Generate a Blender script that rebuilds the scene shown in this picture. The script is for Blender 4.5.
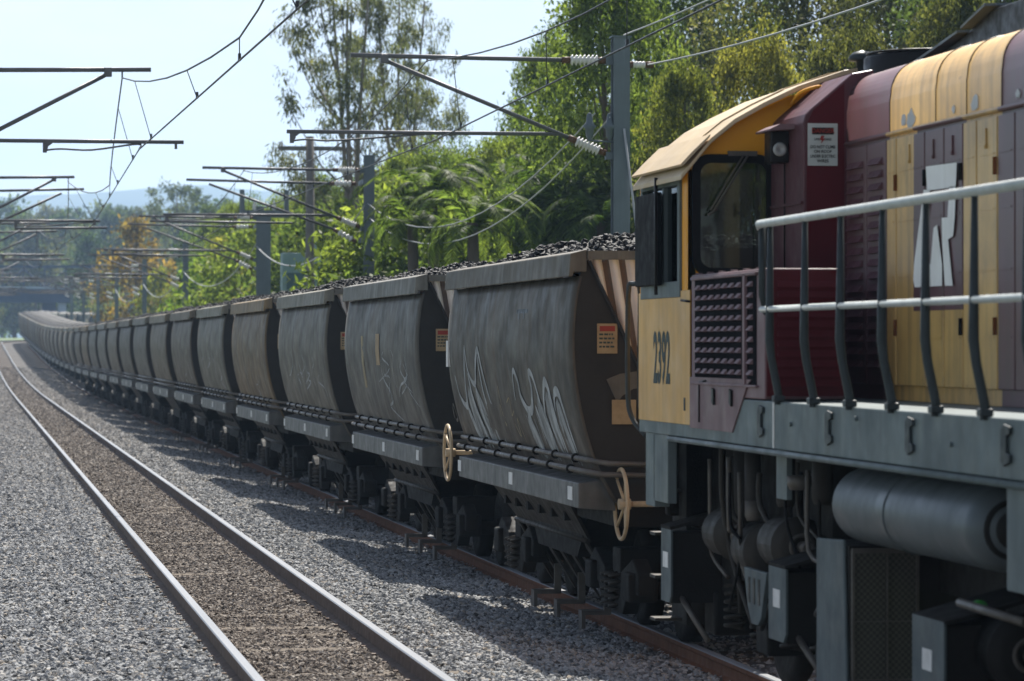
import bpy, math, random
import numpy as np
from mathutils import Vector, Matrix, noise

for o in list(bpy.data.objects): bpy.data.objects.remove(o, do_unlink=True)
SC = bpy.context.scene
COL = SC.collection
R = math.radians
random.seed(4)

# ------------------------------------------------------------------ camera, sky, sun, exposure
CAM_H = 2.03
cd = bpy.data.cameras.new('camera')
cam = bpy.data.objects.new('camera', cd); COL.objects.link(cam)
cam.location = (0, 0, CAM_H)
cam.rotation_euler = (R(90.057), 0, R(-8.803))
cd.sensor_width = 36; cd.lens = 3500*36/1024
cd.clip_start = .5; cd.clip_end = 12000
cd.dof.use_dof = True; cd.dof.focus_distance = 31; cd.dof.aperture_fstop = 4.8
SC.camera = cam

SUN_EL, SUN_AZ = R(50), R(14)          # azimuth from +Y (down the line) towards +X
w = bpy.data.worlds.new('World'); SC.world = w; w.use_nodes = True
nt = w.node_tree; nt.nodes.clear()
out = nt.nodes.new('ShaderNodeOutputWorld'); bg = nt.nodes.new('ShaderNodeBackground')
sky = nt.nodes.new('ShaderNodeTexSky'); sky.sky_type = 'NISHITA'; sky.sun_disc = False
sky.sun_elevation = SUN_EL; sky.sun_rotation = SUN_AZ; sky.air_density = .6; sky.dust_density = .9; sky.ozone_density = 1.0
tc = nt.nodes.new('ShaderNodeTexCoord'); mp = nt.nodes.new('ShaderNodeMapping')
mp.inputs['Scale'].default_value = (2.0, 2.0, 7.0)
nz = nt.nodes.new('ShaderNodeTexNoise'); nz.inputs['Scale'].default_value = 2.2; nz.inputs['Detail'].default_value = 7; nz.inputs['Roughness'].default_value = .58
rp = nt.nodes.new('ShaderNodeValToRGB'); rp.color_ramp.elements[0].position = .42; rp.color_ramp.elements[1].position = .66
rp.color_ramp.elements[0].color = (.0,)*3+(1,); rp.color_ramp.elements[1].color = (.26,)*3+(1,)
mx = nt.nodes.new('ShaderNodeMix'); mx.data_type = 'RGBA'
mx.inputs['B'].default_value = (14.0, 14.3, 14.8, 1)          # thin white cloud
bg.inputs['Strength'].default_value = .05
L = nt.links.new
L(tc.outputs['Generated'], mp.inputs['Vector']); L(mp.outputs[0], nz.inputs['Vector']); L(nz.outputs['Fac'], rp.inputs[0])
sp_ = nt.nodes.new('ShaderNodeSeparateXYZ'); L(tc.outputs['Generated'], sp_.inputs[0])
hr_ = nt.nodes.new('ShaderNodeValToRGB'); he = hr_.color_ramp.elements; he[0].position = 0.0; he[0].color = (.56,)*3+(1,); he[1].position = .30; he[1].color = (.02,)*3+(1,)
e_ = he.new(.10); e_.color = (.32,)*3+(1,)
L(sp_.outputs['Z'], hr_.inputs[0])
ad = nt.nodes.new('ShaderNodeMath'); ad.operation = 'ADD'; ad.use_clamp = True; L(rp.outputs[0], ad.inputs[0]); L(hr_.outputs[0], ad.inputs[1])
L(ad.outputs[0], mx.inputs['Factor']); L(sky.outputs[0], mx.inputs['A']); L(mx.outputs['Result'], bg.inputs['Color']); L(bg.outputs[0], out.inputs[0])

sd = bpy.data.lights.new('sun', 'SUN'); sd.energy = 5.0; sd.angle = R(.5); sd.color = (1, .955, .88)
sun = bpy.data.objects.new('sun', sd); COL.objects.link(sun)
sv = Vector((math.sin(SUN_AZ)*math.cos(SUN_EL), math.cos(SUN_AZ)*math.cos(SUN_EL), math.sin(SUN_EL)))
sun.rotation_euler = sv.to_track_quat('Z', 'Y').to_euler(); sun.location = (30, 60, 60)
SC.view_settings.view_transform = 'Standard'; SC.view_settings.look = 'None'
SC.view_settings.exposure = 1.05; SC.view_settings.gamma = 1.0
SC.render.engine = 'CYCLES'

# ------------------------------------------------------------------ materials
class NT:
    def __init__(s, name):
        s.m = bpy.data.materials.new(name); s.m.use_nodes = True
        s.t = s.m.node_tree; s.b = s.t.nodes['Principled BSDF']; s.o = s.t.nodes['Material Output']
    def n(s, typ, **kw):
        d = s.t.nodes.new('ShaderNode'+typ)
        for k, v in kw.items():
            if k.startswith('_'): setattr(d, k[1:], v)
            else: d.inputs[k.replace('__', ' ')].default_value = v
        return d
    def l(s, a, b): s.t.links.new(a, b)
    def noise(s, scale, detail=4, rough=.55, stretch=None, coord='Object'):
        c = s.n('TexCoord'); src = c.outputs[coord]
        if stretch:
            m = s.n('Mapping'); m.inputs['Scale'].default_value = stretch; s.l(src, m.inputs[0]); src = m.outputs[0]
        n = s.n('TexNoise', Scale=scale, Detail=detail, Roughness=rough); s.l(src, n.inputs['Vector'])
        return n.outputs['Fac']
    def ramp(s, fac, stops):
        r = s.n('ValToRGB'); e = r.color_ramp.elements
        while len(e) < len(stops): e.new(.5)
        for i, (p, c) in enumerate(stops):
            e[i].position = p; e[i].color = (c if len(c) == 4 else tuple(c)+(1,)) if hasattr(c, '__len__') else (c, c, c, 1)
        s.l(fac, r.inputs[0]); return r.outputs[0]
    def mix(s, f, a, b, blend='MIX'):
        m = s.n('Mix'); m.data_type = 'RGBA'; m.blend_type = blend
        for v, k in ((f, 'Factor'), (a, 'A'), (b, 'B')):
            if hasattr(v, 'is_output'): s.l(v, m.inputs[k])
            elif k == 'Factor': m.inputs[k].default_value = v
            else: m.inputs[k].default_value = tuple(v)+(1,) if len(v) == 3 else v
        return m.outputs['Result']
    def math(s, op, a, b=0.0):
        m = s.n('Math'); m.operation = op
        for i, v in enumerate((a, b)):
            if hasattr(v, 'is_output'): s.l(v, m.inputs[i])
            else: m.inputs[i].default_value = v
        return m.outputs[0]
    def bump(s, h, strength=.3, dist=.02):
        b = s.n('Bump', Strength=strength, Distance=dist); s.l(h, b.inputs['Height']); s.l(b.outputs[0], s.b.inputs['Normal'])

def paint(name, col, grime=None, rough=.5, metal=0, nscale=3, amount=.6, streak=True, bump=.15, obcol=False, fine=True, spec=.13):
    """a worn painted or bare surface: base colour, patchy dirt, run-down streaks, fine relief"""
    M = NT(name)
    grime = grime or tuple(c*.45 for c in col)
    base = col
    if obcol:
        oi = M.n('ObjectInfo'); base = M.mix(1.0, col, oi.outputs['Color'], 'MULTIPLY')
    f1 = M.ramp(M.noise(nscale, 6, .62), [(.36, 0), (.74, amount)])
    c1 = M.mix(f1, base, grime)
    if streak:
        f2 = M.ramp(M.noise(1.0, 5, .6, (9, 9, .7)), [(.42, 0), (.75, amount*.8)])
        c1 = M.mix(f2, c1, grime)
        f3 = M.ramp(M.noise(1.0, 4, .6, (17, 17, 1.1)), [(.62, 0), (.8, .30)])
        c1 = M.mix(f3, c1, tuple(min(1, c*1.5+.03) for c in col))
    M.l(c1, M.b.inputs['Base Color'])
    rr = M.ramp(M.noise(nscale*2.3, 4), [(.3, max(.05, rough-.12)), (.7, min(1, rough+.15))]); M.l(rr, M.b.inputs['Roughness'])
    M.b.inputs['Metallic'].default_value = metal; M.b.inputs['Specular IOR Level'].default_value = spec
    if bump: M.bump(M.noise(nscale*14 if fine else nscale*3, 5, .7), bump, .01)
    return M.m

MT = {}
def wagon_mat():
    m_ = paint('wagon_side', (.132, .121, .106), (.034, .031, .028), .55, 0, 2.0, .75, True, .12, obcol=True)
    M = NT.__new__(NT); M.m = m_; M.t = m_.node_tree; M.b = M.t.nodes['Principled BSDF']; M.o = M.t.nodes['Material Output']
    src = M.b.inputs['Base Color'].links[0].from_socket
    c = M.mix(M.ramp(M.noise(.9, 5, .6), [(.48, 0), (.70, .38)]), src, (.21, .185, .155))            # pale dust
    c = M.mix(M.ramp(M.noise(1.0, 5, .65, (5, 5, .45)), [(.56, 0), (.72, .55)]), c, (.105, .062, .038))   # rust runs
    c = M.mix(M.ramp(M.noise(5.5, 6, .75), [(.60, 0), (.68, .6)]), c, (.045, .040, .037))              # knocks and scrapes
    M.l(c, M.b.inputs['Base Color']); return m_
MT['wagon'] = wagon_mat()
MT['wagon_end'] = paint('wagon_end_coal_dusted', (.036, .034, .032), (.02, .019, .019), .7, 0, 3, .6, False, .2)
MT['wagon_rust'] = paint('corrugated_primer', (.84, .76, .70), (.60, .50, .44), .6, 0, 3, .7, True, .1)
MT['valley_shade'] = paint('corrugated_valley_shade', (.22, .17, .14), (.10, .08, .07), .8, 0, 3, .7, True, .1)  # shade painted into the corrugation valleys so the ribs stand out
MT['lip'] = paint('wagon_rim', (.20, .187, .162), (.065, .06, .053), .6, 0, 2.5, .7, True, .15, obcol=True)
MT['sill'] = paint('wagon_sill', (.16, .16, .156), (.05, .05, .048), .5, .1, 3, .6, True, .12)
MT['under'] = paint('underframe_grime', (.018, .017, .0155), (.009, .0085, .008), .75, 0, 4, .6, False, .4)
MT['under2'] = paint('chute_steel', (.048, .043, .037), (.03, .028, .026), .6, .2, 4, .6, True, .3)
MT['pipe'] = paint('air_pipe', (.14, .127, .113), (.045, .04, .036), .45, .3, 6, .6, False, .2)
MT['rubber'] = paint('rubber', (.012, .012, .013), None, .75, 0, 5, .3, False, .05, spec=.12)
MT['white_tag'] = paint('white_tag', (.72, .72, .70), (.4, .39, .36), .6, 0, 9, .5, False, .05)
MT['logo_white'] = paint('logo_white', (.88, .88, .86), (.62, .60, .56), .6, 0, 3, .5, True, .03)
MT['yel_tag'] = paint('tan_plate', (.36, .26, .15), (.18, .125, .07), .6, 0, 11, .6, False, .05)
MT['sign_face'] = paint('sign_face', (.50, .55, .53), (.34, .37, .35), .6, 0, 9, .5, False, .03)
MT['red'] = paint('red_print', (.30, .05, .04), None, .6, 0, 9, .3, False, 0)
MT['black'] = paint('black_paint', (.016, .016, .017), None, .4, 0, 6, .3, False, .05)
MT['dark_print'] = paint('dark_print', (.045, .062, .060), None, .6, 0, 9, .3, False, 0)
MT['graf'] = paint('chalky_graffiti', (.46, .48, .48), (.16, .165, .165), .8, 0, 5, .9, True, 0)
MT['graf_fill'] = paint('worn_graffiti_fill', (.34, .355, .35), (.13, .13, .128), .8, 0, 4, .95, True, 0)
MT['graf2'] = paint('faded_tag_paint', (.40, .33, .20), (.17, .15, .12), .8, 0, 5, .9, True, 0)
MT['grey_frame'] = paint('loco_frame_grey', (.145, .182, .19), (.07, .08, .078), .5, 0, 2.2, .6, True, .08)
MT['box_grey'] = paint('gear_box_grey', (.105, .132, .14), (.05, .058, .06), .55, 0, 3, .6, True, .08)
MT['cream'] = paint('cab_roof_cream', (.55, .43, .28), (.38, .29, .18), .5, 0, 2, .5, False, .06)
MT['yellow'] = paint('cab_side_yellow', (.74, .46, .17), (.40, .24, .10), .5, 0, 1.8, .6, True, .05)
MT['ochre'] = paint('cab_rear_ochre', (.80, .36, .025), (.56, .24, .02), .45, 0, 2, .5, False, .05)
MT['maroon'] = paint('loco_maroon', (.115, .048, .058), (.065, .034, .038), .42, 0, 2, .55, True, .06)
MT['maroon_faded'] = paint('loco_maroon_faded', (.215, .135, .145), (.12, .08, .085), .5, 0, 2, .55, True, .06)
MT['maroon_dark'] = paint('loco_maroon_deep', (.095, .012, .018), (.05, .009, .011), .5, 0, 2, .5, False, .05)
MT['rail_tube'] = paint('handrail_grey', (.50, .53, .52), (.28, .29, .28), .4, .1, 8, .5, False, .05)
MT['post'] = paint('stanchion_dark', (.045, .055, .060), (.025, .03, .03), .45, 0, 8, .5, False, .05)
MT['tank'] = paint('air_tank', (.115, .135, .145), (.06, .07, .075), .42, .15, 2, .5, False, .06)
MT['rust'] = paint('rust', (.22, .085, .035), (.08, .035, .02), .8, 0, 9, .6, False, .3)
MT['wheel_paint'] = paint('handwheel_cream', (.52, .40, .26), (.28, .2, .12), .5, 0, 9, .6, False, .05)
MT['galv'] = paint('galvanised_mast', (.15, .18, .205), (.095, .115, .13), .5, .25, 1.6, .5, True, .05)
MT['tube_steel'] = paint('cantilever_tube', (.15, .15, .16), (.07, .07, .075), .5, .3, 3, .6, False, .05)
MT['porcelain'] = paint('insulator', (.74, .73, .71), (.5, .49, .47), .25, 0, 9, .4, False, 0)
MT['porc_cap'] = paint('insulator_cap', (.13, .075, .05), None, .5, 0, 6, .4, False, 0)
MT['wire'] = paint('copper_wire', (.05, .05, .055), None, .45, .5, 5, .3, False, 0)
MT['chip_grey'] = paint('chipped_primer', (.55, .56, .57), (.4, .4, .41), .6, 0, 5, .4, False, 0)
MT['cable'] = paint('grey_cable', (.42, .43, .44), (.3, .3, .31), .5, 0, 5, .4, False, 0)
MT['timber'] = paint('weathered_timber', (.20, .185, .17), (.10, .09, .08), .85, 0, 3, .6, True, .3)
MT['sleeper'] = paint('sleeper_timber', (.15, .125, .10), (.07, .058, .048), .9, 0, 5, .7, False, .5)
MT['bark'] = paint('bark', (.16, .13, .105), (.07, .058, .048), .9, 0, 2, .7, True, .4)
MT['gumbark'] = paint('gum_bark', (.27, .235, .20), (.12, .10, .085), .85, 0, 1.5, .7, True, .3)
MT['bridge'] = paint('bridge_steel', (.045, .07, .13), (.025, .04, .07), .6, 0, .6, .5, False, .05)
MT['pier'] = paint('bridge_pier', (.34, .42, .52), (.25, .31, .38), .7, 0, .6, .5, True, .05)
MT['house'] = paint('house_wall', (.60, .59, .56), (.45, .44, .42), .8, 0, .4, .4, False, .02)
MT['roofing'] = paint('metal_roof', (.52, .55, .58), (.36, .38, .4), .5, 0, .4, .4, False, .02)
MT['teal_box'] = paint('cabinet_teal', (.28, .40, .40), (.18, .27, .27), .5, 0, 2, .5, True, .05)
MT['teal_dark'] = paint('cabinet_panel', (.10, .17, .18), (.06, .1, .11), .5, 0, 2, .5, False, .05)
MT['green_valve'] = paint('green_valve', (.05, .28, .05), None, .5, 0, 9, .3, False, 0)
MT['hose'] = MT['rubber']
MT['void'] = paint('grille_recess', (.008, .008, .010), None, .9, 0, 5, .3, False, 0, spec=.02)

M = NT('dark_glass'); M.t.nodes.remove(M.b)      # tinted pane: mostly see-through, a little mirror
tp = M.n('BsdfTransparent'); tp.inputs[0].default_value = (.26, .30, .29, 1); gl = M.n('BsdfGlossy'); gl.inputs['Roughness'].default_value = .05; gl.inputs[0].default_value = (.9, .93, .93, 1)
fr_ = M.n('Fresnel'); fr_.inputs['IOR'].default_value = 1.5; ms_ = M.n('MixShader'); M.l(M.math('ADD', fr_.outputs[0], .04), ms_.inputs[0]); M.l(tp.outputs[0], ms_.inputs[1]); M.l(gl.outputs[0], ms_.inputs[2]); M.l(ms_.outputs[0], M.o.inputs[0])
MT['glass'] = M.m
M = NT('lamp_lens'); M.b.inputs['Base Color'].default_value = (.35, .36, .36, 1); M.b.inputs['Roughness'].default_value = .1; MT['lens'] = M.m

M = NT('rail_steel')   # bright worn head, rusty web: the wear follows the head's height
tcn = M.n('TexCoord'); sx = M.n('SeparateXYZ'); M.l(tcn.outputs['Object'], sx.inputs[0])
MT['rail_side'] = paint('rail_web_rust', (.13, .095, .075), (.055, .042, .036), .75, .2, 5, .6, False, .2)
MT['rail_side_red'] = paint('rail_web_red_rust', (.18, .085, .048), (.08, .04, .026), .8, .1, 5, .6, False, .2)
f = M.noise(3, 3, .5, (1, .08, 1)); M.l(M.ramp(f, [(.3, (.13, .14, .155)), (.7, (.21, .22, .24))]), M.b.inputs['Base Color'])
M.b.inputs['Metallic'].default_value = .0; M.b.inputs['Specular IOR Level'].default_value = .22; M.b.inputs['Roughness'].default_value = .42; MT['rail_head'] = M.m

M = NT('coal')
f = M.noise(9, 5, .7); M.l(M.ramp(f, [(.3, (.009, .009, .010)), (.75, (.030, .030, .033))]), M.b.inputs['Base Color'])
M.b.inputs['Roughness'].default_value = .62; M.b.inputs['Specular IOR Level'].default_value = .16; M.bump(M.noise(40, 4, .7), .5, .02)
MT['coal'] = M.m

def stone_mat(name, inst):
    M = NT(name)
    geo = M.n('NewGeometry'); sx = M.n('SeparateXYZ'); M.l(geo.outputs['Position'], sx.inputs[0])
    # iron dust and oil lie between the running rails (|x-2.30| < .55) of the left line
    d = M.math('ABSOLUTE', M.math('SUBTRACT', sx.outputs['X'], 2.297))
    wob = M.noise(2.2, 4, .6, None, 'Object')
    d2 = M.math('ADD', d, M.math('MULTIPLY', M.math('SUBTRACT', wob, .5), .18))
    brown = M.ramp(d2, [(.50, 1.0), (.60, 0.0)])
    if inst:
        oi = M.n('ObjectInfo'); rnd = oi.outputs['Random']
    else:
        rnd = M.noise(26, 3, .8)
    grey = M.ramp(rnd, [(0, (.06, .06, .06)), (.16, (.175, .178, .181)), (.5, (.305, .309, .312)), (.86, (.45, .452, .45)), (1, (.36, .31, .25))])
    brn = M.ramp(rnd, [(0, (.055, .047, .042)), (.3, (.165, .14, .12)), (.7, (.265, .23, .20)), (1, (.40, .365, .325))])
    big = M.ramp(M.noise(.55, 4, .6, (1, .35, 1)), [(.35, .84), (.68, 1.1)])
    far = M.mix(M.ramp(M.math('MULTIPLY', sx.outputs['Y'], .004), [(.12, 0.0), (.5, .55)]), grey, (.27, .24, .21))
    c = M.mix(brown, far, brn); c = M.mix(1.0, c, big, 'MULTIPLY')
    if not inst: c = M.mix(1.0, c, (.45, .45, .46), 'MULTIPLY')  # bed darkened to paint in the small shadows between stones
    M.l(c, M.b.inputs['Base Color']); M.b.inputs['Roughness'].default_value = .9; M.b.inputs['Specular IOR Level'].default_value = .05
    M.bump(M.noise(30 if not inst else 60, 6, .75), .9 if not inst else .3, .05 if not inst else .01)
    return M.m
MT['stone'] = stone_mat('ballast_stone', True)
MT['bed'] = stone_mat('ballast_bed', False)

def grass_mat():
    M = NT('ground_grass')
    f = M.noise(.08, 8, .65); c = M.ramp(f, [(.35, (.055, .10, .025)), (.55, (.10, .15, .04)), (.75, (.19, .18, .09))])
    M.l(c, M.b.inputs['Base Color']); M.b.inputs['Roughness'].default_value = .9; M.bump(M.noise(3, 6, .7), .5, .2); return M.m
MT['grass'] = grass_mat()
M = NT('hill_forest'); M.l(M.ramp(M.noise(.01, 6, .65), [(.35, (.028, .05, .030)), (.7, (.06, .085, .05))]), M.b.inputs['Base Color']); M.b.inputs['Roughness'].default_value = 1
MT['hill'] = M.m

def leaf_mat(name, trans=.5):
    M = NT(name)
    oi = M.n('ObjectInfo'); geo = M.n('NewGeometry')
    var = M.ramp(geo.outputs['Random Per Island'], [(0, (.42, .46, .42)), (.45, (1.1, 1.1, 1.05)), (.8, (1.6, 1.52, 1.3)), (1, (2.4, 2.2, 1.8))])
    c = M.mix(1.0, oi.outputs['Color'], var, 'MULTIPLY')
    pn = M.ramp(M.noise(.45, 4, .6), [(.35, (.72, .8, .7)), (.65, (1.2, 1.12, 1.0))]); c = M.mix(1.0, c, pn, 'MULTIPLY')
    M.l(c, M.b.inputs['Base Color']); M.b.inputs['Roughness'].default_value = .55; M.b.inputs['Specular IOR Level'].default_value = .12
    tr = M.n('BsdfTranslucent'); c2 = M.mix(1.0, c, (1.15, 1.22, .66), 'MULTIPLY'); M.l(c2, tr.inputs[0])
    ms = M.n('MixShader'); ms.inputs[0].default_value = trans+.08
    M.l(M.b.outputs[0], ms.inputs[1]); M.l(tr.outputs[0], ms.inputs[2]); M.l(ms.outputs[0], M.o.inputs[0])
    return M.m
MT['leaf'] = leaf_mat('leaf')

# ------------------------------------------------------------------ mesh helpers
class MB:
    def __init__(s): s.v = []; s.f = []; s.sm = []; s.mi = []
    def add(s, vs, fs, smooth=False, mi=0):
        b = len(s.v); s.v += [tuple(p) for p in vs]; s.f += [tuple(i+b for i in q) for q in fs]
        s.sm += [smooth]*len(fs); s.mi += [mi]*len(fs); return s
    def box(s, x0, x1, y0, y1, z0, z1, mi=0):
        return s.add([(x0,y0,z0),(x1,y0,z0),(x1,y1,z0),(x0,y1,z0),(x0,y0,z1),(x1,y0,z1),(x1,y1,z1),(x0,y1,z1)],
                     [(0,3,2,1),(4,5,6,7),(0,1,5,4),(1,2,6,5),(2,3,7,6),(3,0,4,7)], mi=mi)
    def prism(s, pts, axis, a, b, mi=0):
        """closed outline pts (2-D) swept along axis: 'y' -> pts are (x,z); 'x' -> (y,z); 'z' -> (x,y)"""
        def P(p, t): return {'y': (p[0], t, p[1]), 'x': (t, p[0], p[1]), 'z': (p[0], p[1], t)}[axis]
        n = len(pts); vs = [P(p, a) for p in pts]+[P(p, b) for p in pts]
        fs = [tuple(range(n)), tuple(range(2*n-1, n-1, -1))]+[(i, (i+n), ((i+1) % n)+n, (i+1) % n) for i in range(n)]
        return s.add(vs, fs, mi=mi)
    def tube(s, pts, r, n=8, mi=0, caps=True):
        pts = [Vector(p) for p in pts]; rs = r if hasattr(r, '__len__') else [r]*len(pts)
        vs = []; fs = []; up = None
        for i, p in enumerate(pts):
            d = (pts[min(i+1, len(pts)-1)]-pts[max(i-1, 0)]).normalized()
            if up is None:
                a = Vector((0, 0, 1)) if abs(d.z) < .9 else Vector((1, 0, 0)); u = d.cross(a).normalized()
            else: u = (up-d*up.dot(d)).normalized()
            up = u; v = d.cross(u)
            for k in range(n):
                t = 2*math.pi*k/n; vs.append(p+(u*math.cos(t)+v*math.sin(t))*rs[i])
        for i in range(len(pts)-1):
            for k in range(n):
                fs.append((i*n+k, i*n+(k+1) % n, (i+1)*n+(k+1) % n, (i+1)*n+k))
        s.add(vs, fs, True, mi)
        if caps:
            b = len(s.v)-len(vs); m = len(pts)
            s.f += [tuple(b+k for k in range(n-1, -1, -1)), tuple(b+(m-1)*n+k for k in range(n))]; s.sm += [False]*2; s.mi += [mi]*2
        return s
    def cyl(s, a, b, r, n=16, mi=0): return s.tube([a, b], r, n, mi)
    def lathe(s, prof, origin, axis='y', n=20, mi=0):
        """prof: (along, radius)"""
        vs = []; fs = []; ox, oy, oz = origin
        for a, r in prof:
            for k in range(n):
                t = 2*math.pi*k/n; p, q = r*math.cos(t), r*math.sin(t)
                vs.append({'y': (ox+p, oy+a, oz+q), 'x': (ox+a, oy+p, oz+q), 'z': (ox+p, oy+q, oz+a)}[axis])
        for i in range(len(prof)-1):
            for k in range(n): fs.append((i*n+k, i*n+(k+1) % n, (i+1)*n+(k+1) % n, (i+1)*n+k))
        return s.add(vs, fs, True, mi)
    def torus(s, c, Rr, r, axis='x', n=24, m=8, mi=0):
        vs = []; fs = []
        for i in range(n):
            t = 2*math.pi*i/n
            for k in range(m):
                q = 2*math.pi*k/m; rr = Rr+r*math.cos(q); a, b, h = rr*math.cos(t), rr*math.sin(t), r*math.sin(q)
                vs.append({'x': (c[0]+h, c[1]+a, c[2]+b), 'y': (c[0]+a, c[1]+h, c[2]+b), 'z': (c[0]+a, c[1]+b, c[2]+h)}[axis])
        for i in range(n):
            for k in range(m): fs.append((i*m+k, ((i+1) % n)*m+k, ((i+1) % n)*m+(k+1) % m, i*m+(k+1) % m))
        return s.add(vs, fs, True, mi)
    def build(s, name, mats, parent=None, bevel=0, off=(0, 0, 0)):
        me = bpy.data.meshes.new(name)
        vs = [(p[0]-off[0], p[1]-off[1], p[2]-off[2]) for p in s.v]
        me.from_pydata(vs, [], s.f)
        if not isinstance(mats, (list, tuple)): mats = [mats]
        for m in mats: me.materials.append(MT[m] if isinstance(m, str) else m)
        me.polygons.foreach_set('use_smooth', s.sm); me.polygons.foreach_set('material_index', s.mi)
        me.update()
        import bmesh
        bm = bmesh.new(); bm.from_mesh(me); bmesh.ops.recalc_face_normals(bm, faces=bm.faces); bm.to_mesh(me); bm.free()
        o = bpy.data.objects.new(name, me); COL.objects.link(o)
        if parent: o.parent = parent
        if bevel:
            b = o.modifiers.new('bevel', 'BEVEL'); b.width = bevel; b.segments = 2; b.limit_method = 'ANGLE'; b.angle_limit = R(40); b.harden_normals = False
        return o

def tag(o, label=None, cat=None, group=None, kind=None):
    if label: o['label'] = label
    if cat: o['category'] = cat
    if group: o['group'] = group
    if kind: o['kind'] = kind
    return o
def empty(name, loc=(0, 0, 0), rz=0):
    o = bpy.data.objects.new(name, None); COL.objects.link(o); o.location = loc; o.rotation_euler = (0, 0, rz); o.empty_display_size = .3; return o
def copy_tree(o, parent=None):
    c = o.copy(); COL.objects.link(c); c.parent = parent
    for ch in list(o.children): copy_tree(ch, c)
    return c
def np_mesh(name, V, F, mat, smooth=False):
    me = bpy.data.meshes.new(name); V = np.asarray(V, np.float32).reshape(-1, 3); F = np.asarray(F, np.int32); k = F.shape[1]
    me.vertices.add(len(V)); me.vertices.foreach_set('co', V.ravel())
    me.loops.add(F.size); me.loops.foreach_set('vertex_index', F.ravel())
    me.polygons.add(len(F)); me.polygons.foreach_set('loop_start', np.arange(0, F.size, k, dtype=np.int32))
    me.polygons.foreach_set('use_smooth', np.full(len(F), smooth)); me.update(calc_edges=True)
    me.materials.append(MT[mat]); return me
def text_mesh(txt, size, font_scale_x=1.0, align='CENTER', bold=0.0):
    cu = bpy.data.curves.new('lettering', 'FONT'); cu.body = txt; cu.size = size; cu.align_x = align; cu.align_y = 'CENTER'
    cu.resolution_u = 3; cu.offset = size*bold
    ob = bpy.data.objects.new('lettering', cu); COL.objects.link(ob)
    dg = bpy.context.evaluated_depsgraph_get(); me = bpy.data.meshes.new_from_object(ob.evaluated_get(dg))
    bpy.data.objects.remove(ob, do_unlink=True); bpy.data.curves.remove(cu)
    for v in me.vertices: v.co.x *= font_scale_x
    return me

# ------------------------------------------------------------------ the line of the place
XL, XR = 2.297, 5.82           # track centres
RZ = -.18                      # right rail tops lie lower than the left ones (0)
def rise(Y):
    if Y < 130: return 0.0
    if Y < 250: return 6.67e-5*(Y-130)**2
    if Y < 330: return .96+.016*(Y-250)
    return 2.24+min(Y-330, 140)*.006
def bend(Y): return 0.0 if Y < 322 else min((Y-322)**2/520.0, 90)
YS = list(np.arange(6, 60, 2.0))+list(np.arange(60, 130, 5.0))+list(np.arange(130, 560, 10.0))

def cross(X):
    pts = [(-60, -.3), (-6, -.2), (1.3, -.145), (3.5, -.145), (4.0, -.18), (4.7, -.31), (7.0, -.33), (8.0, -.45), (10.5, -.35), (13, .3), (18, .9), (60, 1.6)]
    if X <= pts[0][0]: return pts[0][1]
    for (a, za), (b, zb) in zip(pts, pts[1:]):
        if X <= b: return za+(zb-za)*(X-a)/(b-a)
    return pts[-1][1]

# ground: one sheet out to the hills
gx = [-2400, -1200, -500, -200, -100, -60, -30, -15, -6, 7.2, 8, 10.5, 13, 18, 30, 60, 120, 250, 500, 1200, 2400]
gy = [-60, -20, 4]+[y for y in YS if y >= 6]+[600, 700, 900, 1300, 2000, 3200, 4800]
V = []
for y in gy:
    for x in gx:
        z = cross(x)+rise(y)
        if -6 <= x <= 7.2: z -= .06
        V.append((x+(bend(y) if abs(x) < 300 else 0), y, z))
F = []
nx = len(gx)
for j in range(len(gy)-1):
    for i in range(nx-1): F.append((j*nx+i, j*nx+i+1, (j+1)*nx+i+1, (j+1)*nx+i))
g = bpy.data.objects.new('ground', np_mesh('ground', V, F, 'grass', True)); COL.objects.link(g)
tag(g, kind='structure')
# ballast bed under both lines
bx = [-6, -3, -1, 0, .6, 1.2, 1.6, 2.0, 2.6, 3.0, 3.4, 3.8, 4.2, 4.6, 5.0, 5.6, 6.2, 7.2]
by = list(np.arange(4, 70, .5))+[y for y in YS if y >= 70]
V = []
for y in by:
    for x in bx:
        n = noise.noise(Vector((x*.9, y*.6, 3)))*.018
        edge = -.05 if x in (-6, 7.2) else 0
        V.append((x+bend(y), y, cross(x)+rise(y)+n-.012+edge))
nx = len(bx); F = []
for j in range(len(by)-1):
    for i in range(nx-1): F.append((j*nx+i, j*nx+i+1, (j+1)*nx+i+1, (j+1)*nx+i))
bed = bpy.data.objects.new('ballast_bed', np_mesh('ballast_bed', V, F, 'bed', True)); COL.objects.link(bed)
tag(bed, kind='structure')

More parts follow.
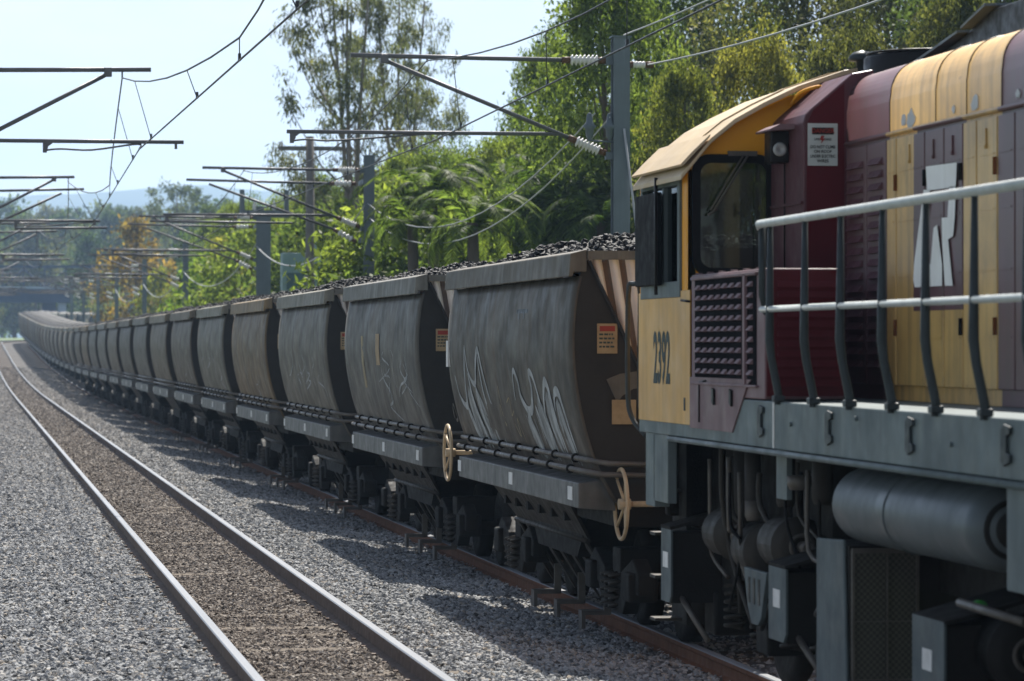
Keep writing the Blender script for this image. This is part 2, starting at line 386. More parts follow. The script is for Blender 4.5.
# loose crushed stone, thick near the camera
def stones():
    V = []; F = []; D = []
    ys = list(np.arange(17, 230, 1.5)); xs = np.arange(-2.5, 6.61, .5)
    for y in ys:
        for x in xs:
            V.append((x, y, cross(x)+rise(y)+noise.noise(Vector((x*.9, y*.6, 3)))*.018-.016))
    nx = len(xs)
    for j in range(len(ys)-1):
        for i in range(nx-1): F.append((j*nx+i, j*nx+i+1, (j+1)*nx+i+1, (j+1)*nx+i))
    me = np_mesh('ballast_stones', V, F, 'stone')
    o = bpy.data.objects.new('ballast_stones', me); COL.objects.link(o)
    for (x, y, z) in V:
        dn = 600 if y < 34 else 600*(34/y)**1.4
        if x > 5.2: dn *= .35
        if x < -.6: dn *= .4
        D.append(dn)
    a = me.attributes.new('dens', 'FLOAT', 'POINT'); a.data.foreach_set('value', D)
    sc = [1.0 if v[1] < 34 else (v[1]/34)**.62 for v in V]
    sc = [s*(.8 if abs(v[0]-XL) < .5 else 1) for s, v in zip(sc, V)]
    a = me.attributes.new('size', 'FLOAT', 'POINT'); a.data.foreach_set('value', sc)
    ng = bpy.data.node_groups.new('scatter_stones', 'GeometryNodeTree')
    ng.interface.new_socket('Geometry', in_out='INPUT', socket_type='NodeSocketGeometry')
    ng.interface.new_socket('Geometry', in_out='OUTPUT', socket_type='NodeSocketGeometry')
    N = ng.nodes.new; K = ng.links.new
    gi, go = N('NodeGroupInput'), N('NodeGroupOutput')
    dp = N('GeometryNodeDistributePointsOnFaces'); dp.distribute_method = 'RANDOM'; dp.inputs['Seed'].default_value = 3
    na = N('GeometryNodeInputNamedAttribute'); na.data_type = 'FLOAT'; na.inputs['Name'].default_value = 'dens'
    nb = N('GeometryNodeInputNamedAttribute'); nb.data_type = 'FLOAT'; nb.inputs['Name'].default_value = 'size'
    K(gi.outputs[0], dp.inputs['Mesh']); K(na.outputs['Attribute'], dp.inputs['Density'])
    ico = N('GeometryNodeMeshIcoSphere'); ico.inputs['Radius'].default_value = 1; ico.inputs['Subdivisions'].default_value = 1
    sp = N('GeometryNodeSetPosition'); nzt = N('ShaderNodeTexNoise'); nzt.inputs['Scale'].default_value = 1.7
    sub = N('ShaderNodeVectorMath'); sub.operation = 'SUBTRACT'; sub.inputs[1].default_value = (.5, .5, .5)
    scl = N('ShaderNodeVectorMath'); scl.operation = 'SCALE'; scl.inputs['Scale'].default_value = 1.5
    K(nzt.outputs['Color'], sub.inputs[0]); K(sub.outputs[0], scl.inputs[0]); K(ico.outputs[0], sp.inputs['Geometry']); K(scl.outputs[0], sp.inputs['Offset'])
    sm = N('GeometryNodeSetMaterial'); sm.inputs['Material'].default_value = MT['stone']; K(sp.outputs[0], sm.inputs['Geometry'])
    ip = N('GeometryNodeInstanceOnPoints'); K(dp.outputs['Points'], ip.inputs['Points']); K(sm.outputs[0], ip.inputs['Instance'])
    rv = N('FunctionNodeRandomValue'); rv.data_type = 'FLOAT_VECTOR'; rv.inputs[0].default_value = (0, 0, 0); rv.inputs[1].default_value = (6.28, 6.28, 6.28); rv.inputs['Seed'].default_value = 1
    rs = N('FunctionNodeRandomValue'); rs.data_type = 'FLOAT_VECTOR'; rs.inputs[0].default_value = (.012, .012, .009); rs.inputs[1].default_value = (.035, .032, .026); rs.inputs['Seed'].default_value = 2
    ms = N('ShaderNodeVectorMath'); ms.operation = 'SCALE'; K(rs.outputs[0], ms.inputs[0]); K(nb.outputs['Attribute'], ms.inputs['Scale'])
    K(rv.outputs[0], ip.inputs['Rotation']); K(ms.outputs[0], ip.inputs['Scale'])
    K(ip.outputs[0], go.inputs[0])
    md = o.modifiers.new('scatter', 'NODES'); md.node_group = ng
    tag(o, 'loose grey crushed stone ballast around and between the rails', 'ballast', kind='stuff')
stones()

# ------------------------------------------------------------------ the two lines of rail
def rail_profile():   # half-scale flat-bottom rail, top at 0
    return [(-.062, -.145), (.062, -.145), (.058, -.132), (.014, -.118), (.009, -.05), (.033, -.036), (.035, -.008), (.028, 0), (-.028, 0), (-.035, -.008), (-.033, -.036), (-.009, -.05), (-.014, -.118), (-.058, -.132)]
def sweep_rail(name, x0, z0, y0, y1, parent, mats, loc):
    ys = [y0]+[y for y in YS if y0 < y < y1]+[y1]
    pr = rail_profile(); n = len(pr); mb = MB(); vs = []; fs = []; mi = []
    for y in ys:
        for (a, b) in pr: vs.append((x0+a+bend(y)-loc[0], y-loc[1], z0+b+rise(y)-loc[2]))
    for j in range(len(ys)-1):
        for k in range(n):
            mb_mi = 1 if k in (6, 7, 8) else 0
            fs.append((j*n+k, j*n+(k+1) % n, (j+1)*n+(k+1) % n, (j+1)*n+k)); mi.append(mb_mi)
    mb.add(vs, fs); mb.mi = mi
    mb.add(vs[:n], [tuple(range(n))])
    return mb.build(name, mats, parent)
def track(name, xc, z0, y_end, y_sleep, mats):
    t = empty(name, (xc, 17, z0)); tag(t, kind='structure')
    for s in (-1, 1): sweep_rail('rail', xc+s*.5685, z0, 8, y_end, t, mats, (xc, 17, z0))
    smb = []
    for v in range(4):
        m = MB(); rr = random.Random(v); h = .11
        m.prism([(-1.05, -h), (1.05, -h), (1.05+rr.uniform(-.03, .03), 0), (.3, rr.uniform(-.008, .004)), (-.4, rr.uniform(-.008, .004)), (-1.05, 0)], 'y', -.11, .11)
        o = m.build('sleeper', 'sleeper', t, .012); smb.append(o)
    y = 17.3; i = 0
    while y < y_sleep:
        if i < 4: o = smb[i]
        else:
            o = smb[i % 4].copy(); COL.objects.link(o); o.parent = t
        o.location = (random.uniform(-.03, .03), y-17, -.151+rise(y)+random.uniform(-.012, .004)); o.rotation_euler = (0, random.uniform(-.006, .006), random.uniform(-.02, .02))
        y += .64+random.uniform(-.02, .02); i += 1
    # rail fastenings are too small to pick out one by one
    m = MB(); y = 17.3
    while y < 60:
        for s in (-1, 1):
            for q in (-1, 1):
                cx = s*.5685+q*.068; m.box(cx-.022, cx+.022, y-17-.03, y-17+.03, -.15, -.134)
        y += .64
    tag(m.build('rail_clip', 'rail_side', t), kind='stuff')
    return t
tl = track('railway_track', XL, 0, 540, 112, ['rail_side', 'rail_head'])
tr_ = track('railway_track', XR, RZ, 540, 60, ['rail_side_red', 'rail_head'])

# ------------------------------------------------------------------ hills and haze
V = []; F = []; nxh = 121; rows = 5
for j in range(rows):
    for i in range(nxh):
        x = -2300+4600*i/(nxh-1); t = j/(rows-1)
        hh = 163+30*noise.noise(Vector((x*.0016, 7.3, 0)))+18*noise.noise(Vector((x*.006, 2.1, 0)))+5*noise.noise(Vector((x*.03, 1.1, 0)))
        z = 2+hh*math.sin(min(1, t*1.25)*math.pi/2)**1.0 if t < .8 else 2+hh*(1-(t-.8)*2)
        V.append((x, 3500+700*t+90*noise.noise(Vector((x*.003, t*3, 4))), z))
for j in range(rows-1):
    for i in range(nxh-1): F.append((j*nxh+i, j*nxh+i+1, (j+1)*nxh+i+1, (j+1)*nxh+i))
hl = bpy.data.objects.new('hills', np_mesh('hills', V, F, 'hill', True)); COL.objects.link(hl); tag(hl, kind='structure')

m = MB().box(-2500, 2500, -90, 4900, -2.5, 260)
M = NT('haze_air'); M.t.nodes.remove(M.b)
pv = M.n('VolumePrincipled', Density=.00025); pv.inputs['Color'].default_value = (.48, .70, 1.0, 1); pv.inputs['Anisotropy'].default_value = .25
M.l(pv.outputs[0], M.o.inputs['Volume'])
MT['haze'] = M.m
hz = m.build('haze', 'haze'); tag(hz, 'thin blue summer haze in the air', 'haze', kind='stuff')

# ------------------------------------------------------------------ coal wagons
WL, PITCH, Y1 = 6.75, 9.0, 25.3
PROF = [(1.40, 2.71), (1.435, 2.55), (1.455, 2.36), (1.46, 2.17), (1.445, 1.98), (1.415, 1.78), (1.37, 1.58), (1.315, 1.40), (1.24, 1.22), (1.14, 1.05)]
def side_x(z):
    for (a, za), (b, zb) in zip(PROF, PROF[1:]):
        if za >= z >= zb: return a+(b-a)*(za-z)/(za-zb)
    return PROF[-1][0]
def dense_prof():
    P = []
    for (a, za), (b, zb) in zip(PROF, PROF[1:]):
        for k in range(2): P.append((a+(b-a)*k/2, za+(zb-za)*k/2))
    P.append(PROF[-1])
    Q = [P[0]]+[((P[i-1][0]+2*P[i][0]+P[i+1][0])/4, P[i][1]) for i in range(1, len(P)-1)]+[P[-1]]
    return Q
DP = dense_prof()
def decal_quad_strip(mb, pts, width, x_off=.004, taper=True):
    """a painted stroke on the curved left side: pts are (y,z) along the stroke"""
    P = [Vector((p[0], p[1])) for p in pts]; n = len(P); vs = []
    for i, p in enumerate(P):
        d = (P[min(i+1, n-1)]-P[max(i-1, 0)]); d.normalize(); q = Vector((-d.y, d.x))
        wdt = width*(.35+.65*math.sin(math.pi*(i+.4)/(n-.2))) if taper else width
        for s in (-1, 1):
            r = p+q*s*wdt/2; vs.append((-side_x(r.y)-x_off, r.x, r.y))
    mb.add(vs, [(2*i, 2*i+1, 2*i+3, 2*i+2) for i in range(n-1)])
def smooth_pts(pts, k=4):
    out = []
    for i in range(len(pts)-1):
        p0, p1, p2, p3 = pts[max(i-1, 0)], pts[i], pts[i+1], pts[min(i+2, len(pts)-1)]
        for j in range(k):
            t = j/k
            out.append(tuple(.5*((2*b)+(-a+c)*t+(2*a-5*b+4*c-d)*t*t+(-a+3*b-3*c+d)*t**3) for a, b, c, d in zip(p0, p1, p2, p3)))
    out.append(pts[-1]); return out

def make_bogie(parent, yc):
    b = MB()
    for s in (-1, 1):
        x = s*.92
        b.prism([(yc-1.05, .50), (yc-.8, .62), (yc-.35, .50), (yc-.3, .30), (yc+.3, .30), (yc+.35, .50), (yc+.8, .62), (yc+1.05, .50), (yc+1.05, .36), (yc+.62, .36), (yc+.4, .18), (yc-.4, .18), (yc-.62, .36), (yc-1.05, .36)], 'x', x-.06, x+.06)
    b.box(-.95, .95, yc-.16, yc+.16, .42, .66)
    fr = b.build('bogie', 'under', parent, .012)
    for y in (yc-.8, yc+.8):
        wm = MB()
        for s in (-1, 1):
            xo = s*.50
            wm.lathe([(0, .05), (0, .36), (.02, .385), (s*.11 if s > 0 else -.11, .375), (s*.12 if s > 0 else -.12, .30), (s*.06 if s > 0 else -.06, .12), (s*.14 if s > 0 else -.14, .09), (s*.14 if s > 0 else -.14, .01)], (xo, y, .38), 'x', 20)
        wm.cyl((-.9, y, .38), (.9, y, .38), .07, 10)
        wm.build('wheelset', 'under', fr)
        MB().box(-.92-.11, -.92+.11, y-.13, y+.13, .30, .52).build('axle_box', 'under', fr, .02)
    for y in (yc-.17, yc, yc+.17):
        sp = MB()
        for s in (-1,):
            pts = [(s*.98+.055*math.cos(t), y+.055*math.sin(t), .20+.28*t/(2*math.pi*5)) for t in np.linspace(0, 2*math.pi*5, 46)]
            sp.tube(pts, .014, 5)
        sp.build('coil_spring', 'under2', fr)
    return fr

def sign_plate(parent, x0, x1, z0, z1, y, base, red, rows, rnd):
    m = MB().box(x0, x1, y-.006, y, z0, z1); p = m.build('warning_plate', base, parent)
    w_, h_ = x1-x0, z1-z0
    if red: MB().box(x0+.12*w_, x1-.12*w_, y-.010, y-.0065, z1-.26*h_, z1-.08*h_).build('red_heading', 'red', p)
    t = MB()
    for k in range(rows):
        zc = z1-h_*(.36+.55*k/max(1, rows)); xx = x0+.1*w_
        while xx < x1-.2*w_:
            l_ = rnd.uniform(.06, .2)*w_; t.box(xx, min(xx+l_, x1-.08*w_), y-.010, y-.0065, zc-.03*h_, zc+.03*h_); xx += l_+.05*w_
    t.build('plate_lettering', 'dark_print', p)
    return p

def make_wagon(level):
    """level 2: every part; level 1: main parts; level 0: what a distant wagon shows"""
    rt = empty('coal_wagon'); full = level == 2
    # curved side sheets
    ny = 27 if level else 2
    for s in (-1, 1):
        m = MB(); vs = []; n = len(DP)
        for j in range(ny):
            y = WL*j/(ny-1)
            for (x, z) in DP:
                dx = noise.noise(Vector((y*1.3, z*2.2, s*3)))*.011 if 0 < j < ny-1 else 0
                vs.append((s*(x+dx), y, z))
        fs = [(j*n+k, j*n+k+1, (j+1)*n+k+1, (j+1)*n+k) for j in range(ny-1) for k in range(n-1)]
        m.add(vs, fs, True)
        o = m.build('side_sheet', 'wagon', rt)
        so = o.modifiers.new('plate', 'SOLIDIFY'); so.thickness = .02; so.offset = -1 if s < 0 else -1
        if full and s < 0: side = o
    # rim along the top
    for s in (-1, 1):
        m = MB(); pr = [(s*1.35, 2.905), (s*1.47, 2.875), (s*1.485, 2.705), (s*1.455, 2.705), (s*1.445, 2.74), (s*1.35, 2.74)]
        m.prism(pr, 'y', -.02, WL+.02); m.build('top_rim', 'lip', rt, .008 if full else 0)
    for yy, d in ((0, 1), (WL, -1)):
        MB().box(-1.345, 1.345, yy-.03 if d > 0 else yy-.05, yy+.05 if d > 0 else yy+.03, 2.83, 2.895).build('end_rim', 'lip', rt)
        # dark end plates either side of a V, corrugated slope sheet seen through it
        for s in ((-1, 1) if d > 0 else ()):
            m = MB(); pts = [(s*(x-.004), z) for x, z in DP]+[(s*.56, 1.05), (s*.56, 1.2), (s*1.335, 2.825), (s*1.345, 2.825)]
            m.prism(pts, 'y', yy+.006*d, yy+.05*d); m.build('end_plate', 'wagon_end', rt)
        if full and d > 0:
            for s in (-1, 1):      # folded edge of the V
                MB().tube([(s*1.33, yy-.01*d, 2.82), (s*.96, yy-.01*d, 2.04), (s*.565, yy-.01*d, 1.22)], .014, 6).build('edge_flange', 'wagon_end', rt)
        m = MB(); vs = []; nc = 170 if full else 60
        for k in range(nc+1):
            x = -1.33+2.66*k/nc; a = .05*max(-.75, min(.75, 1.2*math.sin(x*2*math.pi/.13)))
            for t in (0, .33, .66, 1): vs.append((x*(1-.24*t), yy+(.055+.10*t-a if d > 0 else -.06-1.5*t), 2.84-1.62*t))
        m.add(vs, [(k*4+i, k*4+i+1, k*4+5+i, k*4+4+i) for k in range(nc) for i in range(3)], True)
        m.mi = [1 if math.sin((-1.33+2.66*(k+.5)/nc)*2*math.pi/.13) < -.35 else 0 for k in range(nc) for i in range(3)]  # valley faces get the darker painted-shade tone
        m.build('slope_sheet', ['wagon_rust', 'valley_shade'], rt)
    m = MB(); m.box(-1.1, 1.1, .12, WL-1.3, .86, 1.05); m.box(-.25, .25, -.45, WL+.45, .78, 1.02)
    m.prism([(1.5, 1.15), (WL-1.5, 1.15), (WL-2.4, .5), (2.4, .5)], 'x', -1.0, 1.0); m.build('underframe', 'under', rt)
    # sill box with tags
    for s in (-1, 1):
        m = MB(); m.prism([(s*1.12, 1.225), (s*1.40, 1.185), (s*1.40, 1.0), (s*1.12, .98)], 'y', .06, WL-.35)
        sb = m.build('sill', 'sill', rt, .008 if full else 0)
        if level and s < 0:
            for y in (.40, 3.3, 6.35):
                MB().box(-1.4045, -1.401, y-.10, y+.10, 1.05, 1.15).build('white_tag', 'white_tag', sb)
    if level == 0: return rt
    # air pipes with clamps along the foot of the side
    for (px, pz) in ((-1.325, 1.355), (-1.365, 1.275)):
        m = MB(); m.tube([(-.9, -.12, pz-.03), (px+.12, -.12, pz-.02), (px, 1.0*.02, pz), (px, WL-.05, pz), (px+.1, WL+.1, pz-.02), (-.9, WL+.1, pz-.03)], .021, 8)
        p = m.build('air_pipe', 'pipe', rt)
        if full:
            for y in np.arange(.6, WL, .92):
                MB().torus((px, float(y), pz), .027, .010, 'y', 12, 6).build('pipe_clamp', 'under', p)
    # discharge chute, its ribs and hangers
    m = MB(); m.add([(-1.22, 1.7, 1.02), (-1.22, 5.9, 1.02), (-.98, 5.6, .66), (-.98, 2.0, .66)], [(0, 1, 2, 3)])
    o = m.build('chute_apron', 'under2', rt); so = o.modifiers.new('plate', 'SOLIDIFY'); so.thickness = .025
    if full:
        for y in np.arange(2.3, 5.6, .62):
            MB().box(-1.13, -1.06, float(y)-.05, float(y)+.05, .80, .87).build('cleat', 'under', o)
        MB().tube([(-.99, 1.95, .65), (-.99, 5.65, .65)], .022, 6).build('apron_edge', 'under2', o)
    for y in np.arange(2.15, 5.7, .58):
        y = float(y); m = MB(); m.add([(-.98, y-.02, .64), (-.98, y+.20, .64), (-.72, y-.30, .13), (-.72, y-.36, .13), (-.96, y-.02, .64), (-.96, y+.20, .64), (-.70, y-.30, .13), (-.70, y-.36, .13)],
              [(0, 1, 2, 3), (7, 6, 5, 4), (0, 4, 5, 1), (1, 5, 6, 2), (2, 6, 7, 3), (3, 7, 4, 0)])
        m.build('hanger_plate', 'under2', rt)
    for y in (2.3, 3.5, 4.7):
        m = MB(); m.box(-.80, -.74, y, y+.03, .04, .30); m.box(-.98, -.74, y, y+.16, .04, .075); m.box(-.98, -.95, y, y+.16, -.07, .04)
        m.build('door_step', 'pipe', rt)
    make_bogie(rt, .95); make_bogie(rt, WL-.95)
    for yy, d in ((0, -1), (WL, 1)):
        m = MB(); m.box(-.16, .16, min(yy+d*.4, yy+d*.93), max(yy+d*.4, yy+d*.93), .68, .95); m.box(-.09, .09, min(yy, yy+d*.5), max(yy, yy+d*.5), .74, .9); m.build('coupler', 'under', rt, .03)
        pts = [(.35, yy+d*.1, .9), (.42, yy+d*.4, .55), (.42, yy+d*.7, .45), (.35, yy+d*.92, .6)]
        MB().tube(smooth_pts(pts), .025, 6).build('brake_hose', 'rubber', rt)
    if full:
        rnd = random.Random(2)
        sign_plate(rt, -1.27, -1.12, 2.14, 2.36, -.001, 'yel_tag', True, 4, rnd)
    return rt

protos = {l: make_wagon(l) for l in (2, 1, 0)}
# coal load: heaped grid with loose lumps on it
def coal_mesh(seed, lumps):
    rnd = random.Random(seed); ny, nx_ = 74, 26; V = []; F = []
    def hz_(x, y):
        e = min(1, (1.33-abs(x))/.55)*min(1, min(y, WL-y)/.6); e = max(0, e)
        return 2.80+.27*e**.7*(.72+.42*noise.noise(Vector((x*.8, y*.75, seed))))+.05*noise.noise(Vector((x*4, y*4, seed)))
    for j in range(ny+1):
        for i in range(nx_+1):
            x, y = -1.33+2.66*i/nx_, .08+(WL-.16)*j/ny; V.append((x, y, hz_(x, y)))
    mb = MB(); mb.add(V, [(j*(nx_+1)+i, j*(nx_+1)+i+1, (j+1)*(nx_+1)+i+1, (j+1)*(nx_+1)+i) for j in range(ny) for i in range(nx_)])
    import bmesh
    bm = bmesh.new(); bmesh.ops.create_icosphere(bm, subdivisions=1, radius=1); iv = [v.co.copy() for v in bm.verts]; iF = [tuple(v.index for v in f.verts) for f in bm.faces]; bm.free()
    for k in range(lumps):
        x, y = rnd.uniform(-1.29, 1.29), rnd.uniform(.1, WL-.1)
        if k % 3 == 0: x = -abs(x)
        s = rnd.choice((.014, .018, .022, .027, .036)); r = Matrix.Rotation(rnd.uniform(0, 6.3), 3, (rnd.uniform(-1, 1), rnd.uniform(-1, 1), rnd.uniform(-1, 1.1)))
        sc = Vector((s*rnd.uniform(.8, 1.5), s*rnd.uniform(.7, 1.2), s*rnd.uniform(.5, .9))); z = hz_(x, y)+s*.3
        mb.add([Vector((x, y, z))+r @ Vector((v.x*sc.x, v.y*sc.y, v.z*sc.z)) for v in iv], iF)
    return mb
coal_near = [coal_mesh(i, 4200).build('coal_load', 'coal') for i in (1, 2)]
coal_far = coal_mesh(5, 260).build('coal_load', 'coal')

ORD = ['first', 'second', 'third', 'fourth', 'fifth', 'sixth', 'seventh', 'eighth', 'ninth', 'tenth', 'eleventh', 'twelfth', 'thirteenth', 'fourteenth', 'fifteenth', 'sixteenth', 'seventeenth', 'eighteenth', 'nineteenth', 'twentieth']
TENS = {20: 'twenty', 30: 'thirty', 40: 'forty'}
def ordinal(n):
    if n <= 20: return ORD[n-1]
    t, u = n//10*10, n % 10
    return TENS[t]+'-'+ORD[u-1] if u else {30: 'thirtieth', 40: 'fortieth'}[t]
LOOK = {1: 'nearest grey coal hopper wagon with pale scribbled graffiti, coupled behind the yellow cab',
        2: 'blue-grey coal hopper wagon with two tan patches on its side, second from the locomotive',
        3: 'pale grey coal hopper wagon, third from the locomotive', 4: 'brownish rust-streaked coal hopper wagon, fourth from the locomotive',
        5: 'light grey coal hopper wagon, fifth from the locomotive'}
TINT = {1: (.80, .765, .73), 2: (1.08, 1.12, 1.16), 3: (1.28, 1.28, 1.2), 4: (1.45, 1.12, .72), 5: (1.32, 1.34, 1.22), 6: (1.05, .95, .82), 7: (1.3, 1.2, 1.0), 8: (1.1, 1.12, 1.1)}
NW = 47
wagons = {}; used = set(); usedc = set()
for n in range(1, NW+1):
    y0 = Y1+PITCH*(n-1); yb = y0+WL
    lv = 2 if n <= 6 else 1 if n <= 14 else 0
    src = protos[lv]
    if lv in used: rt = copy_tree(src)
    else: rt = src; used.add(lv)
    zc0, zc1 = rise(y0)+RZ, rise(yb)+RZ
    rt.location = (XR+bend(y0), y0, zc0)
    pitch_a = math.atan2(zc1-zc0, WL); yaw = -math.atan2(bend(yb)-bend(y0), WL)
    rt.rotation_euler = (pitch_a, 0, yaw)
    tint = TINT.get(n) or tuple(c*k_ for k_ in (random.uniform(.75, 1.4),) for c in random.choice([(1, .97, .9), (1.15, .95, .70), (1, 1.02, 1.0), (.95, .88, .78), (1.05, 1.08, 1.1)]))
    for ch in rt.children:
        if ch.name.startswith(('side_sheet', 'top_rim')): ch.color = tuple(tint)+(1,)
    tag(rt, LOOK.get(n) or f'grey coal hopper wagon, {ordinal(n)} in the train counted from the locomotive', 'coal wagon', 'coal hopper wagons in the train')
    if n <= 14: cl = coal_near[n % 2] if (n % 2) not in usedc else copy_tree(coal_near[n % 2]); usedc.add(n % 2)
    else: cl = coal_far if 9 not in usedc else copy_tree(coal_far); usedc.add(9)
    cl.location = rt.location; cl.rotation_euler = rt.rotation_euler
    tag(cl, f'heap of black coal filling the {ordinal(n)} wagon from the locomotive', 'coal', 'coal loads in the wagons', 'stuff')
    wagons[n] = rt

# marks that single wagons out
def add_handwheel(wg, c, shaft_x):
    ww = MB().torus(c, .255, .015, 'x', 36, 8).build('handwheel', 'wheel_paint', wg)
    for k in range(4):
        t = math.pi/4+k*math.pi/2; MB().tube([(c[0]+.03, c[1], c[2]), (c[0], c[1]+.255*math.cos(t), c[2]+.255*math.sin(t))], .012, 6).build('spoke', 'wheel_paint', ww)
    MB().cyl((c[0]-.02, c[1], c[2]), (c[0]+.07, c[1], c[2]), .04, 12).build('hub', 'wheel_paint', ww)
    MB().tube([c, (shaft_x, c[1], c[2])], .022, 8).build('handwheel_shaft', 'wheel_paint', ww)
    MB().box(shaft_x-.1, shaft_x+.1, c[1]-.08, c[1]+.08, c[2]-.13, c[2]+.12).build('handbrake_bracket', 'under', ww)
add_handwheel(wagons[1], (-1.12, -.16, 1.04), -.5); add_handwheel(wagons[1], (-1.43, WL+.2, 1.20), -.9)
rnd = random.Random(11)
g1 = MB()
for st, wd in (  # (y along from near end, z above rail); the near end is on the right of the picture
    ([(6.9, 1.95), (6.7, 1.72), (6.35, 1.66), (6.2, 1.9), (6.05, 2.18)], .05), ([(6.05, 2.2), (5.9, 1.95), (5.55, 1.86), (5.35, 2.06), (5.2, 2.16), (5.05, 2.05), (4.75, 1.72), (4.4, 1.32)], .05),
    ([(6.35, 1.66), (6.2, 1.5), (5.95, 1.3)], .10), ([(5.95, 1.95), (5.85, 1.7), (5.6, 1.45), (5.45, 1.3)], .07), ([(5.2, 2.1), (5.1, 1.8), (4.95, 1.55), (4.75, 1.34)], .05), ([(5.55, 1.86), (5.4, 1.6), (5.25, 1.32)], .06),
    ([(3.2, 1.75), (3.15, 1.95), (3.05, 1.99), (2.9, 1.9), (2.85, 1.78), (2.6, 1.68), (2.35, 1.70), (2.2, 1.85), (2.25, 1.98), (2.05, 1.95), (1.85, 1.75), (1.6, 1.5)], .055),
    ([(2.6, 1.68), (2.5, 1.5), (2.3, 1.32)], .09), ([(1.9, 1.80), (1.7, 1.55), (1.55, 1.34)], .05), ([(1.75, 1.62), (1.6, 1.82), (1.45, 1.92), (1.3, 1.84), (1.2, 1.6), (1.1, 1.38)], .06),
    ([(1.35, 1.84), (1.3, 1.6), (1.2, 1.4)], .08), ([(1.15, 1.70), (1.05, 1.83), (.85, 1.84), (.72, 1.7), (.6, 1.4)], .06), ([(.9, 1.76), (.82, 1.55), (.7, 1.36)], .10), ([(2.15, 1.72), (1.98, 1.5), (1.8, 1.34)], .07), ([(1.55, 1.7), (1.45, 1.5), (1.3, 1.36)], .05)):
    decal_quad_strip(g1, smooth_pts([(a*.93, b) for a, b in st], 5), wd*1.35)
tag(g1.build('graffiti', 'graf', wagons[1]), kind='stuff')
g1 = MB()
for st, wd in (([(6.1, 1.8), (5.9, 1.55), (5.6, 1.34)], .34), ([(5.6, 1.8), (5.3, 1.55), (5.0, 1.34)], .26), ([(2.7, 1.62), (2.5, 1.46), (2.3, 1.34)], .22), ([(2.0, 1.76), (1.8, 1.55), (1.6, 1.34)], .30), ([(1.5, 1.82), (1.35, 1.58), (1.15, 1.34)], .26), ([(1.0, 1.78), (.9, 1.56), (.72, 1.34)], .24)):
    decal_quad_strip(g1, smooth_pts([(a*.93, b) for a, b in st], 5), wd, .0025)
tag(g1.build('graffiti_fill', 'graf_fill', wagons[1]), kind='stuff')
g1 = MB()
for k in range(26):   # thin drips and scratches round the tags
    y = rnd.choice([rnd.uniform(.5, 2.6), rnd.uniform(4.4, 6.4)]); z = rnd.uniform(1.45, 1.72); l = rnd.uniform(.15, .32); decal_quad_strip(g1, [(y, z), (y-.06, z-l*.5), (y-.1, max(1.3, z-l))], rnd.uniform(.012, .035), .0035)
tag(g1.build('graffiti_drip', 'graf', wagons[1]), kind='stuff')
g1 = MB()
for st in ([(4.0, 1.5), (3.9, 1.7), (3.8, 1.52), (3.7, 1.68)], [(3.5, 1.72), (3.3, 1.76), (3.35, 1.62), (3.2, 1.66)], [(3.3, 1.55), (3.15, 1.45), (3.1, 1.6), (2.95, 1.4)], [(3.85, 1.86), (3.8, 1.7)]): decal_quad_strip(g1, smooth_pts(st, 4), .02, .005)
tag(g1.build('tag_mark', 'graf2', wagons[1]), kind='stuff')
g1 = MB()
decal_quad_strip(g1, [(2.7, 2.47), (2.4, 2.475), (2.1, 2.47)], .034, .004, False); decal_quad_strip(g1, [(2.55, 2.47), (2.55, 2.41)], .05, .005, False); decal_quad_strip(g1, [(2.3, 2.47), (2.3, 2.41)], .05, .005, False)
decal_quad_strip(g1, smooth_pts([(7.0, 1.52), (6.95, 1.62), (6.85, 1.64), (6.8, 1.52), (6.95, 1.5)]), .03, .004, False)
tag(g1.build('stencil_mark', 'black', wagons[1]), kind='stuff')
MB().box(-1.475, -1.445, 6.62, 6.74, 2.0, 2.24).build('white_tag', 'white_tag', wagons[1])
m = MB(); m.box(-1.16, -.98, -.008, 0, 1.62, 1.80); m.build('warning_plate', 'yel_tag', wagons[1])
# pale flap of torn paper/dust on the first wagon's end
m = MB(); m.prism([(-1.2, 1.95), (-1.1, 1.99), (-.9, 2.02), (-.8, 1.98), (-.84, 1.9), (-1.0, 1.88), (-1.08, 1.83), (-1.12, 1.78)], 'y', -.004, .002); m.build('dust_patch', 'wagon', wagons[1])
g1 = MB(); decal_quad_strip(g1, [(3.4, 2.32), (3.4, 2.15), (3.4, 1.98)], .34, .004, False); g1.build('tan_patch', 'yel_tag', wagons[2])
g1 = MB(); decal_quad_strip(g1, [(4.9, 2.30), (4.9, 2.0), (4.9, 1.72)], .2, .004, False); g1.build('faded_patch', 'graf2', wagons[2])
for n in (2, 3, 4, 5, 6):
    g1 = MB(); rr = random.Random(n*7)
    for k in range(9 if n < 4 else 5):
        y = rr.uniform(.8, 3.2) if n == 2 else rr.uniform(1, 6); z = rr.uniform(1.7, 2.2)
        st = [(y+rr.uniform(-.25, .25)*q, z-q*.12+rr.uniform(-.06, .06)) for q in range(4)]
        decal_quad_strip(g1, smooth_pts([(a, max(1.3, b)) for a, b in st], 4), rr.uniform(.015, .035), .004)
    tag(g1.build('graffiti', 'graf', wagons[n]), kind='stuff')
MB().box(-1.2, -1.0, -.008, -.001, 1.75, 1.98).build('warning_plate', 'yel_tag', wagons[4])

# ------------------------------------------------------------------ locomotive
LO = (XR, 14.0, RZ)
loco = empty('diesel_locomotive', LO)
tag(loco, 'maroon and yellow diesel locomotive with walkway handrails and cab number 2392', 'locomotive')
def lb(mb, name, mat, parent=loco, bevel=0): return mb.build(name, mat, parent, bevel, LO)
XS, XH = 4.35, 5.12
XRt = 2*XR-XS
